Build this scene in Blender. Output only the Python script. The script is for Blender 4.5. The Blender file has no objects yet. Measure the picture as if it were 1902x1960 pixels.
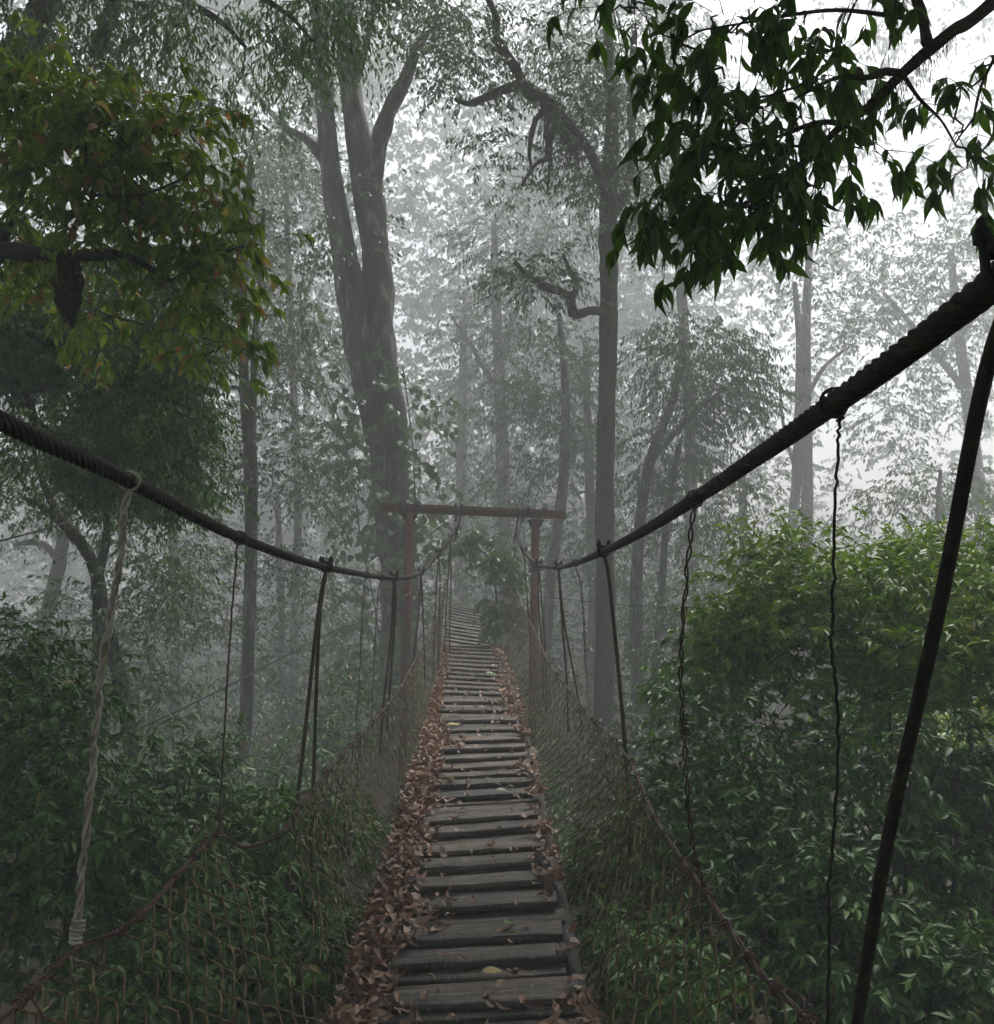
import bpy, math, random
import numpy as np
from mathutils import Matrix, Vector

random.seed(4)
RNG = np.random.default_rng(11)
sc = bpy.context.scene
COL = sc.collection

# ------------------------------------------------------------------ camera, sky, sun, exposure
CAM = np.array([0.0, 0.0, 5.0])
FPX, PITCH = 1783.0, math.radians(1.767)
cam = bpy.data.cameras.new("camera")
camo = bpy.data.objects.new("camera", cam)
COL.objects.link(camo)
camo.location = CAM
camo.rotation_euler = (math.radians(90) + PITCH, 0, 0)
cam.sensor_fit = 'HORIZONTAL'
cam.sensor_width = 36.0
cam.lens = 36.0 * FPX / 1902.0
cam.clip_start, cam.clip_end = 0.05, 2000
sc.camera = camo

SUN_EL, SUN_AZ = math.radians(58), math.radians(24)      # azimuth from +Y towards +X: light comes from ahead
world = bpy.data.worlds.new("World")
sc.world = world
world.use_nodes = True
wn, wl = world.node_tree.nodes, world.node_tree.links
wn.clear()
sky = wn.new('ShaderNodeTexSky')
sky.sky_type = 'NISHITA'
sky.sun_disc = False
sky.sun_elevation, sky.sun_rotation = SUN_EL, SUN_AZ
sky.air_density, sky.dust_density, sky.ozone_density = 1.0, 4.0, 1.0
hsv = wn.new('ShaderNodeHueSaturation')
hsv.inputs['Saturation'].default_value = 0.42              # overcast: the blue is washed out by cloud
bg = wn.new('ShaderNodeBackground')
bg.inputs['Strength'].default_value = 0.05
wo = wn.new('ShaderNodeOutputWorld')
wl.new(sky.outputs[0], hsv.inputs['Color'])
wl.new(hsv.outputs[0], bg.inputs['Color'])
wl.new(bg.outputs[0], wo.inputs['Surface'])
world.cycles.sampling_method = 'MANUAL'
world.cycles.sample_map_resolution = 256

sun = bpy.data.lights.new("sun", 'SUN')
sun.energy, sun.angle, sun.color = 1.5, math.radians(25), (1.0, 0.98, 0.96)
suno = bpy.data.objects.new("sun", sun)
COL.objects.link(suno)
sdir = Vector((math.sin(SUN_AZ) * math.cos(SUN_EL), math.cos(SUN_AZ) * math.cos(SUN_EL), math.sin(SUN_EL)))
suno.rotation_euler = sdir.to_track_quat('Z', 'Y').to_euler()
suno.location = (0, 0, 60)

sc.view_settings.view_transform = 'Standard'
sc.view_settings.look = 'None'
sc.view_settings.gamma = 1.0
sc.view_settings.use_curve_mapping = False
sc.view_settings.exposure = 3.22
cy = sc.cycles
cy.max_bounces, cy.diffuse_bounces, cy.glossy_bounces = 6, 2, 2
cy.transmission_bounces, cy.transparent_max_bounces, cy.volume_bounces = 3, 8, 3
cy.use_denoising = True
cy.sample_clamp_indirect = 4.0
cy.caustics_reflective = cy.caustics_refractive = False
FOG_DENSITY = 0.0165

# ------------------------------------------------------------------ geometry helpers
CP, SP = math.cos(PITCH), math.sin(PITCH)


def P(px, py, d):
    """Point of the world that lies d metres ahead on the line of sight through (px, py) of the 1902-wide view."""
    u, v = (px - 951.0) / FPX, (980.0 - py) / FPX
    y, z = CP - v * SP, SP + v * CP
    k = d / y
    return CAM + np.array([u * k, d, z * k])


def to_px(p):
    q = np.asarray(p) - CAM
    depth = q[..., 1] * CP + q[..., 2] * SP
    v = -q[..., 1] * SP + q[..., 2] * CP
    depth = np.where(depth < 0.05, 0.05, depth)
    return 951 + FPX * q[..., 0] / depth, 980 - FPX * v / depth, depth


def nrm(a):
    a = np.asarray(a, float)
    l = np.linalg.norm(a, axis=-1, keepdims=True)
    return a / np.where(l < 1e-9, 1, l)


class MB:
    """collects vertices and faces of one mesh"""
    def __init__(self):
        self.v, self.f, self.n = [], [], 0

    def add(self, v, *fs):
        v = np.asarray(v, float).reshape(-1, 3)
        for f in fs:
            f = np.asarray(f, np.int64)
            if f.size:
                self.f.append(f + self.n)
        self.v.append(v)
        self.n += len(v)
        return self

    def addvf(self, vf):
        return self.add(vf[0], *vf[1])

    def mesh(self, name, mat, org=(0, 0, 0), smooth=True):
        me = bpy.data.meshes.new(name)
        if not self.v:
            return me
        V = np.concatenate(self.v) - np.asarray(org)
        loops, starts, s = [], [], 0
        for f in self.f:
            m, k = f.shape
            loops.append(f.ravel())
            starts.append(np.arange(m) * k + s)
            s += m * k
        L, S = np.concatenate(loops), np.concatenate(starts)
        me.vertices.add(len(V))
        me.vertices.foreach_set('co', V.astype(np.float32).ravel())
        me.loops.add(len(L))
        me.loops.foreach_set('vertex_index', L.astype(np.int32))
        me.polygons.add(len(S))
        me.polygons.foreach_set('loop_start', S.astype(np.int32))
        if smooth:
            me.polygons.foreach_set('use_smooth', np.ones(len(S), bool))
        me.update(calc_edges=True)
        me.validate()
        if mat is not None:
            me.materials.append(mat)
        return me


ORG = {}


def tag(o, label=None, cat=None, group=None, kind=None):
    if label: o['label'] = label
    if cat: o['category'] = cat
    if group: o['group'] = group
    if kind: o['kind'] = kind
    return o


def thing(name, loc, label, cat, group=None):
    o = bpy.data.objects.new(name, None)
    o.empty_display_size = 0.1
    COL.objects.link(o)
    o.location = loc
    ORG[o.name] = np.array(loc, float)
    return tag(o, label, cat, group)


def obj(name, mb, mat, parent=None, kind=None, label=None, smooth=True, org=None):
    if parent is not None:
        org = ORG[parent.name]
    elif org is None:
        org = np.zeros(3)
    o = bpy.data.objects.new(name, mb.mesh(name, mat, org, smooth))
    COL.objects.link(o)
    if parent is not None:
        o.parent = parent
    else:
        o.location = org
    ORG[o.name] = np.array(org, float)
    if kind: o['kind'] = kind
    if label: o['label'] = label
    return o


def put(name, me, M, parent=None):
    """a repeat of a shared mesh, placed by a world matrix"""
    o = bpy.data.objects.new(name, me)
    COL.objects.link(o)
    if parent is not None:
        o.parent = parent
        M = Matrix.Translation(-Vector(ORG[parent.name])) @ M
    o.matrix_basis = M
    return o


def frames(pts):
    pts = np.asarray(pts, float)
    t = nrm(np.gradient(pts, axis=0))
    n0 = np.cross(t[0], [0, 0, 1.0])
    if np.linalg.norm(n0) < 0.2:
        n0 = np.cross(t[0], [1.0, 0, 0])
    n = nrm(n0)
    N = np.empty_like(pts)
    for i in range(len(pts)):
        n = n - t[i] * n.dot(t[i])
        n = n / (np.linalg.norm(n) + 1e-12)
        N[i] = n
    return t, N, np.cross(t, N)


def tube(pts, rad, n=6, cap=True, rough=0.0, seed=0):
    pts = np.asarray(pts, float)
    m = len(pts)
    rad = np.broadcast_to(np.asarray(rad, float), (m,))
    t, N, B = frames(pts)
    a = np.arange(n) / n * 2 * math.pi
    R = rad[:, None] * np.ones(n)
    if rough:
        s = np.arange(m)[:, None]
        R = R * (1 + rough * (np.sin(3 * a + s * .31 + seed) * .5 + np.sin(5 * a - s * .23 + 2 * seed) * .35
                              + np.sin(2 * a + s * 1.1 + seed) * .3 + np.sin(s * .9 + seed) * .25))
    V = pts[:, None] + R[..., None] * (np.cos(a)[None, :, None] * N[:, None] + np.sin(a)[None, :, None] * B[:, None])
    i = np.arange(m - 1)[:, None] * n
    j = np.arange(n)[None]
    k = (j + 1) % n
    F = np.stack([i + j, i + k, i + n + k, i + n + j], -1).reshape(-1, 4)
    fs = [F]
    if cap:
        fs += [np.arange(n)[::-1][None], (np.arange(n) + (m - 1) * n)[None]]
    return V.reshape(-1, 3), fs


def cr(pts, k=6):
    """Catmull-Rom through the rows of pts (any width)"""
    p = np.asarray(pts, float)
    p = np.vstack([2 * p[0] - p[1], p, 2 * p[-1] - p[-2]])
    out = []
    for i in range(1, len(p) - 2):
        for u in np.arange(k) / k:
            a, b, c, e = p[i - 1:i + 3]
            out.append(.5 * (2 * b + (c - a) * u + (2 * a - 5 * b + 4 * c - e) * u * u + (3 * b - a - 3 * c + e) * u ** 3))
    out.append(p[-2])
    return np.array(out)


def pxpath(rows, k=6):
    """rows (px, py, d[, r]) -> smoothed world points and radii"""
    r = np.array([list(P(*q[:3])) + list(q[3:]) for q in rows])
    s = cr(r, k)
    return s[:, :3], (s[:, 3] if s.shape[1] > 3 else None)


def box(c, s, R=None):
    v = np.array([[x, y, z] for x in (-.5, .5) for y in (-.5, .5) for z in (-.5, .5)]) * np.asarray(s)
    if R is not None:
        v = v @ np.asarray(R).T
    f = [[0, 1, 3, 2], [4, 6, 7, 5], [0, 4, 5, 1], [2, 3, 7, 6], [0, 2, 6, 4], [1, 5, 7, 3]]
    return v + np.asarray(c), [np.array(f)]


def rotm(ax=0, ay=0, az=0):
    return np.array((Matrix.Rotation(az, 3, 'Z') @ Matrix.Rotation(ay, 3, 'Y') @ Matrix.Rotation(ax, 3, 'X')))


def sticks(a, b, ra, rb):
    """many three-sided tapered sticks at once"""
    a, b = np.asarray(a, float), np.asarray(b, float)
    n = len(a)
    if n == 0:
        return np.zeros((0, 3)), []
    t = nrm(b - a)
    s = nrm(np.cross(t, np.where(np.abs(t[:, 2:3]) > .9, [[1., 0, 0]], [[0, 0, 1.]])))
    w = np.cross(t, s)
    V = np.empty((n, 6, 3))
    for k in range(3):
        o = math.cos(k * 2.0944) * s + math.sin(k * 2.0944) * w
        V[:, k] = a + o * np.reshape(ra, (-1, 1))
        V[:, 3 + k] = b + o * np.reshape(rb, (-1, 1))
    f = np.array([[0, 1, 4, 3], [1, 2, 5, 4], [2, 0, 3, 5]])
    F = (np.arange(n)[:, None, None] * 6 + f[None]).reshape(-1, 4)
    return V.reshape(-1, 3), [F]


def vnoise(p, f=1.0, seed=0):
    p = np.asarray(p, float) * f + seed * 7.31
    x, y, z = p[..., 0], p[..., 1], p[..., 2]
    return (np.sin(1.7 * x + 1.3 * np.sin(1.1 * y + seed)) * np.cos(1.3 * y + 1.7 * np.sin(.9 * z))
            + .6 * np.sin(2.9 * z + 2.1 * np.sin(1.9 * x)) * np.cos(2.3 * x + .7 * y)
            + .4 * np.sin(4.7 * y + 3.1 * z) * np.cos(4.1 * x - 2.2 * z)) / 2


# ------------------------------------------------------------------ materials
def mat_new(name):
    m = bpy.data.materials.new(name)
    m.use_nodes = True
    n = m.node_tree.nodes
    n.clear()
    out = n.new('ShaderNodeOutputMaterial')
    return m, n, m.node_tree.links, out


def ramp(n, l, fac, stops):
    r = n.new('ShaderNodeValToRGB')
    e = r.color_ramp.elements
    while len(e) < len(stops):
        e.new(.5)
    for k, (p, c) in enumerate(stops):
        e[k].position, e[k].color = p, (*c, 1)
    l.new(fac, r.inputs[0])
    return r.outputs[0]


def mixc(n, l, fac, a, b, mode='MIX'):
    x = n.new('ShaderNodeMix')
    x.data_type, x.blend_type = 'RGBA', mode
    for sock, val in ((x.inputs[0], fac), (x.inputs[6], a), (x.inputs[7], b)):
        if hasattr(val, 'is_output'):
            l.new(val, sock)
        elif isinstance(val, (int, float)):
            sock.default_value = val
        else:
            sock.default_value = (*val, 1)
    return x.outputs[2]


def noise(n, l, scale, detail=4, co='Object', stretch=None, rough=.6, rand=False):
    tc = n.new('ShaderNodeTexCoord')
    v = tc.outputs[co]
    if stretch:
        mp = n.new('ShaderNodeMapping')
        mp.inputs['Scale'].default_value = stretch
        l.new(v, mp.inputs[0])
        v = mp.outputs[0]
    t = n.new('ShaderNodeTexNoise')
    if rand:
        t.noise_dimensions = '4D'
        oi = n.new('ShaderNodeObjectInfo')
        mu = n.new('ShaderNodeMath')
        mu.operation = 'MULTIPLY'
        mu.inputs[1].default_value = 40
        l.new(oi.outputs['Random'], mu.inputs[0])
        l.new(mu.outputs[0], t.inputs['W'])
    t.inputs['Scale'].default_value = scale
    t.inputs['Detail'].default_value = detail
    t.inputs['Roughness'].default_value = rough
    l.new(v, t.inputs['Vector'])
    return t.outputs[0]


def principled(n, l, out, col, rough=.6, bump=None, bump_s=.3, bump_d=.01, spec=.5, metal=0.0):
    p = n.new('ShaderNodeBsdfPrincipled')
    if hasattr(col, 'is_output'):
        l.new(col, p.inputs['Base Color'])
    else:
        p.inputs['Base Color'].default_value = (*col, 1)
    if hasattr(rough, 'is_output'):
        l.new(rough, p.inputs['Roughness'])
    else:
        p.inputs['Roughness'].default_value = rough
    p.inputs['Specular IOR Level'].default_value = spec
    p.inputs['Metallic'].default_value = metal
    if bump is not None:
        b = n.new('ShaderNodeBump')
        b.inputs['Strength'].default_value = bump_s
        b.inputs['Distance'].default_value = bump_d
        l.new(bump, b.inputs['Height'])
        l.new(b.outputs[0], p.inputs['Normal'])
    if out is not None:
        l.new(p.outputs[0], out.inputs['Surface'])
    return p


def leaf_material(name, stops, trans=.35, rough=.42, tcol=(1.25, 1.3, .55), spec=.45):
    """leaf tints vary from leaf to leaf (random per island / per object); some light passes through the blade"""
    m, n, l, out = mat_new(name)
    g = n.new('ShaderNodeNewGeometry')
    oi = n.new('ShaderNodeObjectInfo')
    ad = n.new('ShaderNodeMath')
    ad.operation = 'ADD'
    l.new(g.outputs['Random Per Island'], ad.inputs[0])
    l.new(oi.outputs['Random'], ad.inputs[1])
    fr = n.new('ShaderNodeMath')
    fr.operation = 'FRACT'
    l.new(ad.outputs[0], fr.inputs[0])
    c = ramp(n, l, fr.outputs[0], stops)
    blotch = noise(n, l, 25, 2)
    c = mixc(n, l, .35, c, ramp(n, l, blotch, [(.3, (.55, .6, .5)), (.7, (1.25, 1.2, 1.1))]), 'MULTIPLY')
    p = principled(n, l, None, c, rough, spec=spec)
    t = n.new('ShaderNodeBsdfTranslucent')
    l.new(mixc(n, l, 1.0, c, tcol, 'MULTIPLY'), t.inputs['Color'])
    mx = n.new('ShaderNodeMixShader')
    mx.inputs[0].default_value = trans
    l.new(p.outputs[0], mx.inputs[1])
    l.new(t.outputs[0], mx.inputs[2])
    l.new(mx.outputs[0], out.inputs['Surface'])
    return m


def simple_material(name, stops, scale, rough=.7, bump_s=.5, bump_d=.01, stretch=None, spec=.4, detail=5, rand=False):
    m, n, l, out = mat_new(name)
    t = noise(n, l, scale, detail, stretch=stretch, rand=rand)
    principled(n, l, out, ramp(n, l, t, stops), rough, t, bump_s, bump_d, spec)
    return m


M = {}
M['bark'] = simple_material('dark_wet_bark', [(.36, (.010, .009, .007)), (.48, (.03, .026, .021)), (.56, (.06, .053, .044)), (.66, (.22, .21, .18))], 7,
                            .85, 1, .06, (1, 1, .22), detail=9)
M['bark_moss'] = simple_material('mossy_bark', [(.35, (.018, .015, .011)), (.5, (.036, .033, .02)), (.68, (.045, .055, .02))], 14, .95, 1, .03, spec=.1)
M['twig'] = simple_material('twig_bark', [(.3, (.018, .015, .011)), (.7, (.055, .047, .036))], 20, .8, .3, .004)
M['moss'] = simple_material('brown_moss', [(.3, (.012, .011, .006)), (.6, (.04, .035, .014)), (.8, (.06, .065, .02))], 40, 1, 1, .03, spec=.05)
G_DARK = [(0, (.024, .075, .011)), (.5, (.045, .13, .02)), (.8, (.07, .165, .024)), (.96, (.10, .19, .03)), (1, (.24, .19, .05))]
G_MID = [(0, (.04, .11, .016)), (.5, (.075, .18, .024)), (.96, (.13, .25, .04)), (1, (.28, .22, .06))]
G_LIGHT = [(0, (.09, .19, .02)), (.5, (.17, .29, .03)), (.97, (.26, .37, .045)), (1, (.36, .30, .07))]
M['leaf_dark'] = leaf_material('dark_green_leaf', G_DARK, .12, .48, spec=.35)
M['leaf_mid'] = leaf_material('green_leaf', G_MID, .16, .46, spec=.4)
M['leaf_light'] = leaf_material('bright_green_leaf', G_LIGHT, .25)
M['leaf_far'] = leaf_material('forest_leaf', [(0, (.028, .055, .020)), (1, (.06, .10, .038))], .15, .5)
M['leaf_red'] = leaf_material('reddish_young_leaf', [(0, (.09, .19, .025)), (.45, (.18, .30, .04)), (.90, (.27, .38, .05)),
                              (.95, (.38, .30, .07)), (.985, (.44, .18, .09)), (1, (.46, .36, .2))], .5, .36, (1.2, 1.15, .5))
M['leaf_silhouette'] = leaf_material('glossy_dark_leaf', [(0, (.035, .075, .015)), (.6, (.065, .13, .024)), (1, (.11, .19, .04))], .5, .35, (1.2, 1.5, .4))
M['leaf_vine'] = leaf_material('vine_leaf', [(0, (.04, .07, .03)), (1, (.09, .14, .055))], .3, .4)
TONES = (('dark brown', (.08, .04, .027), (.16, .08, .053)), ('russet', (.18, .095, .062), (.30, .175, .115)), ('pale tan', (.32, .20, .14), (.48, .33, .24)))
for t_, c0, c1 in TONES:
    M['dry ' + t_] = leaf_material(t_.replace(' ', '_') + '_dry_leaf', [(0, c0), (1, c1)], .15, .5, (1.3, .9, .6), .4)
M['leaf_yellow'] = leaf_material('yellow_fallen_leaf', [(0, (.36, .26, .07)), (1, (.45, .36, .10))], .25, .5, (1, .9, .5))
M['leaf_green_fallen'] = leaf_material('green_fallen_leaf', [(0, (.12, .22, .05)), (1, (.22, .3, .08))], .25, .4)
M['steel'] = None


def wood_material(name, dark, mid, light, moss=.5, along='x'):
    m, n, l, out = mat_new(name)
    st = (.25, 6, 6) if along == 'x' else (6, .25, 6)
    g = noise(n, l, 8, 9, stretch=st, rand=True, rough=.75)
    g2 = noise(n, l, 30, 6, stretch=st, rand=True, rough=.7)
    c = ramp(n, l, g, [(.36, dark), (.5, mid), (.63, light)])
    c = mixc(n, l, .8, c, ramp(n, l, g2, [(.38, (.35, .35, .35)), (.5, (1, 1, 1)), (.62, (1.5, 1.45, 1.4))]), 'MULTIPLY')
    saw = noise(n, l, 1, 3, stretch=(90, 2, 2) if along == 'x' else (2, 90, 2), rand=True)      # marks left by the saw across the board
    c = mixc(n, l, .5, c, ramp(n, l, saw, [(.4, (.6, .6, .6)), (.6, (1.25, 1.25, 1.25))]), 'MULTIPLY')
    oi = n.new('ShaderNodeObjectInfo')
    c = mixc(n, l, .6, c, ramp(n, l, oi.outputs['Random'], [(0, (.5, .5, .52)), (.5, (1, .96, .9)), (1, (1.4, 1.2, 1.0))]), 'MULTIPLY')
    mo = noise(n, l, 4, 6, rand=True)
    c = mixc(n, l, ramp(n, l, mo, [(.52, (0, 0, 0)), (.66, (moss, moss, moss))]), c, (.05, .055, .018))
    damp = noise(n, l, 2.5, 5, rand=True)
    c = mixc(n, l, ramp(n, l, damp, [(.5, (0, 0, 0)), (.62, (.75, .75, .75))]), c, (.016, .013, .012))
    sp = noise(n, l, 60, 2, rand=True)
    c = mixc(n, l, ramp(n, l, sp, [(.62, (0, 0, 0)), (.67, (.8, .8, .8))]), c, (.26, .25, .21))
    ro = ramp(n, l, damp, [(.4, (.62, .62, .62)), (.62, (.34, .34, .34))])
    principled(n, l, out, c, ro, g2, .8, .008, .4)
    return m


M['plank'] = wood_material('wet_weathered_plank', (.018, .015, .012), (.10, .082, .068), (.23, .195, .16))
M['stringer'] = wood_material('mossy_beam_wood', (.010, .008, .006), (.026, .022, .016), (.05, .044, .03), .9, 'y')


def rust_material(name, stops, fleck, amount=.7, scale=18):
    m, n, l, out = mat_new(name)
    g = noise(n, l, scale, 7, rand=True)
    c = ramp(n, l, g, stops)
    sp = noise(n, l, scale * 4, 3)
    c = mixc(n, l, ramp(n, l, sp, [(amount, (0, 0, 0)), (amount + .05, (.8, .8, .8))]), c, fleck)
    principled(n, l, out, c, .75, g, .5, .004, .3)
    return m


M['portal'] = rust_material('red_brown_painted_steel', [(.3, (.085, .032, .022)), (.55, (.15, .058, .042)), (.75, (.20, .10, .078))], (.3, .26, .22), .64)
M['iron'] = rust_material('black_iron', [(.3, (.010, .009, .008)), (.7, (.03, .024, .02))], (.07, .04, .02), .66)
M['cable'] = rust_material('rusty_wire_rope', [(.3, (.006, .005, .004)), (.55, (.016, .011, .007)), (.74, (.07, .048, .018))], (.12, .08, .03), .64, 30)
M['rod'] = rust_material('mossy_rusted_rod', [(.3, (.022, .014, .008)), (.55, (.06, .036, .016)), (.75, (.095, .078, .024))], (.15, .09, .05), .64, 25)
M['wire'] = rust_material('rusted_wire', [(.32, (.035, .022, .012)), (.5, (.13, .09, .042)), (.64, (.30, .26, .11))], (.3, .24, .15), .66, 22)
M['handwire'] = rust_material('purple_brown_wire', [(.3, (.045, .026, .022)), (.6, (.12, .068, .056)), (.8, (.17, .115, .10))], (.2, .16, .14), .66, 30)
M['zinc'] = rust_material('galvanised_wire', [(.3, (.16, .12, .05)), (.48, (.36, .32, .24)), (.65, (.6, .57, .52))], (.5, .5, .48), .68, 14)
M['ground'] = simple_material('leaf_litter_soil', [(.3, (.010, .008, .006)), (.5, (.024, .017, .011)), (.62, (.046, .03, .019)), (.75, (.022, .032, .011))],
                              3.0, .95, 1, .08, detail=9, spec=.1)

# ------------------------------------------------------------------ ground
def ground_z(x, y):
    x, y = np.asarray(x, float), np.asarray(y, float)
    g = 0.4 + .25 * np.sin(x * .5 + 1) * np.cos(y * .4) + .12 * np.sin(1.7 * x + .4 * y) + .05 * np.sin(4.1 * x) * np.cos(3.7 * y)
    near = 1 / (1 + np.exp((y - 8.0) / 1.4))
    g += near * 1.9 * np.clip((x - 1.0) / 2.5, 0, 1)                           # bank on the right
    g += near * 1.1 * np.clip((-x - 1.2) / 3, 0, 1)
    g -= 2.6 * np.clip((y - 18) / 16, 0, 1) * np.clip((6 - x) / 16, 0, 1)      # falls away ahead on the left
    g += 2.2 * np.clip((y - 13.5) / 4, 0, 1) * np.clip(1 - np.abs(x + .3) / 2.5, 0, 1)   # rise under the far span
    g += .05 * np.clip(y - 30, 0, 100) * np.clip((x + 4) / 10, 0, 1)
    return g


def build_ground():
    a = np.linspace(-1, 1, 181)
    xs = np.sign(a) * (np.abs(a) ** 2.2) * 120
    b = np.linspace(0, 1, 181)
    ys = -12 + 140 * b ** 1.8
    X, Y = np.meshgrid(xs, ys)
    V = np.stack([X, Y, ground_z(X, Y)], -1).reshape(-1, 3)
    n = 181
    i = (np.arange(n - 1)[:, None] * n + np.arange(n - 1)[None]).ravel()
    g = obj('ground', MB().add(V, np.stack([i, i + 1, i + n + 1, i + n], -1)), M['ground'])
    g['kind'] = 'structure'


build_ground()

# ------------------------------------------------------------------ footbridge deck
D_T = np.array([1.2, 3.73, 5.3, 7.8, 11.9, 14.9])
LEFT = lambda d: np.interp(d, D_T, [-.66, -.64, -.61, -.64, -.72, -.84])
RIGHT = lambda d: np.interp(d, D_T, [.35, .33, .29, .26, .18, .06])
DECK_Z = lambda d: 5 + np.interp(d, D_T, [-1.99, -1.91, -1.81, -1.78, -1.77, -1.71])
ROLL = lambda d: np.interp(d, [3, 3.9, 5.8, 7, 8, 9.8, 12, 14.5], [.05, .054, .068, .055, .03, 0, -.06, -.05])


def deck_pt(d, u, h=0):
    """u = 0 at the left deck edge, 1 at the right; h above the plank tops"""
    l, r = LEFT(d), RIGHT(d)
    x = l + (r - l) * u
    return np.array([x, d, DECK_Z(d) + ROLL(d) * (x - (l + r) / 2) + h])


def plank_mesh(length, width, thick, seed):
    """a weathered board: split ends, worn uneven edges; x along the board"""
    r = np.random.default_rng(seed)
    n = 9
    xs = np.linspace(-.5, .5, n) * length
    xs[0] += r.uniform(-.02, .02)
    xs[-1] += r.uniform(-.02, .02)
    c = .004
    prof = np.array([[-.5, -1], [-.5, -c / thick], [-.5 + c / width, 0], [.5 - c / width, 0], [.5, -c / thick], [.5, -1]])
    V = []
    for k, x in enumerate(xs):
        q = prof * [width, thick]
        q = q + r.normal(0, .0016, q.shape)
        q[:3, 0] += r.normal(0, .003)
        q[3:, 0] += r.normal(0, .003)
        q[:, 1] += .0015 * math.sin(k * 1.1 + seed)
        V.append(np.c_[np.full(6, x) + r.normal(0, .002), q])
    V = np.concatenate(V)
    i = (np.arange(n - 1)[:, None] * 6)
    j = np.arange(6)[None]
    k = (j + 1) % 6
    F = np.stack([i + j, i + k, i + 6 + k, i + 6 + j], -1).reshape(-1, 4)
    mb = MB().add(V, F[:, ::-1], np.arange(6)[None], (np.arange(6) + (n - 1) * 6)[::-1][None])
    return mb.mesh('plank', M['plank'], smooth=False)


deck = thing('footbridge_deck', (0, 3, 3.1), 'narrow wet plank deck of the hanging footbridge leading to the rusty portal', 'bridge deck')
PLANKS = []


def place_plank(d, me, h, yaw=0.0, roll=None, x0=None, x1=None, tilt=0.0, zc=None):
    l, r = (LEFT(d), RIGHT(d)) if x0 is None else (x0, x1)
    cx = (l + r) / 2
    z = DECK_Z(d) if zc is None else zc
    ro = ROLL(d) if roll is None else roll
    R = Matrix.Translation((cx, d, z + h)) @ Matrix.Rotation(yaw, 4, 'Z') @ Matrix.Rotation(-ro, 4, 'Y') @ Matrix.Rotation(tilt, 4, 'X')
    return put('plank', me, R, deck)


EDGES = [2.98, 3.27, 3.58, 3.89, 4.22, 4.43, 4.74, 5.01, 5.25, 5.52, 5.84, 6.09, 6.6, 6.92, 7.14, 7.38, 7.69, 8.03, 8.39, 8.82, 9.27, 9.8,
          10.3, 10.9, 11.25, 11.6, 12.0, 12.35, 12.7, 13.1, 13.5, 13.9, 14.3, 14.75, 15.15]


def build_deck():
    r = random.Random(5)
    low = [plank_mesh(1, .15, .032, s) for s in range(5)]
    high = [plank_mesh(1, .15, .034, 20 + s) for s in range(8)]
    d = 2.95
    while d < 15.3:                                    # lower course, boards side by side
        w = RIGHT(d) - LEFT(d)
        o = place_plank(d, r.choice(low), -.032 + r.uniform(-.006, .004), r.uniform(-.02, .02), tilt=r.uniform(-.02, .02))
        o.scale.x *= w * r.uniform(.985, 1.03)
        d += .158
    edges = EDGES
    for d in edges:                                    # raised boards laid over them
        w = RIGHT(d) - LEFT(d)
        o = place_plank(d + .068, r.choice(high), .002 + r.uniform(-.003, .009), r.uniform(-.02, .02), ROLL(d) + r.uniform(-.012, .012),
                        tilt=r.uniform(-.05, .02))
        o.scale.x *= w * r.uniform(.95, 1.0)
        o.location.x += r.uniform(-.01, .02)
    for k in range(13):                                # the span beyond the portal climbs and leans
        t = k / 12
        d = 15.6 + 3.7 * t
        xl, xr = (P(852 + 6 * t, 1200, d)[0], P(952 - 30 * t, 1200, d)[0])
        o = place_plank(d, r.choice(high), r.uniform(-.01, .01), r.uniform(-.05, .03), -.14 - .06 * t, xl, xr,
                        zc=5 - 1.76 + .40 * t)
        o.scale.x *= (xr - xl)
    for s, f, off in ((0, LEFT, -.035), (1, RIGHT, .035)):   # stringers along both edges
        ds = np.array([1.6, 3.1, 4.85, 4.95, 7, 9, 11, 13, 15.2]) if s == 0 else np.array([1.6, 3.3, 5.2, 7, 9, 11, 13, 15.2])
        for a, b in zip(ds[:-1], ds[1:]):
            if b - a < .2:
                continue
            mb = MB()
            ring = []
            for dd in np.linspace(a + .01, b - .01, 5):
                x = f(dd) + off
                zz = DECK_Z(dd) + ROLL(dd) * (x - (LEFT(dd) + RIGHT(dd)) / 2)
                n_ = .006 * math.sin(dd * 9)
                for dx, dz in ((-.034, -.13), (-.028, -.05 + n_), (.028, -.055 - n_), (.034, -.13)):
                    ring.append([x + dx, dd, zz + dz])
            i = np.arange(4)[:, None] * 4
            j = np.arange(4)[None]
            k = (j + 1) % 4
            mb.add(ring, np.stack([i + j, i + k, i + 4 + k, i + 4 + j], -1).reshape(-1, 4), np.array([[3, 2, 1, 0]]), np.array([[16, 17, 18, 19]]))
            obj('stringer', mb, M['stringer'], deck, smooth=False)
    for d in (1.7, 3.0, 5.45, 7.3, 9.0, 10.9, 12.6, 14.2):   # cross beams carried by the hangers
        z = DECK_Z(d) - .19
        mb = MB().addvf(box(((LEFT(d) + RIGHT(d)) / 2, d, z), (RIGHT(d) - LEFT(d) + .16, .09, .10), rotm(0, -ROLL(d), 0)))
        obj('cross_beam', mb, M['stringer'], deck, smooth=False)


build_deck()

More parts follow.
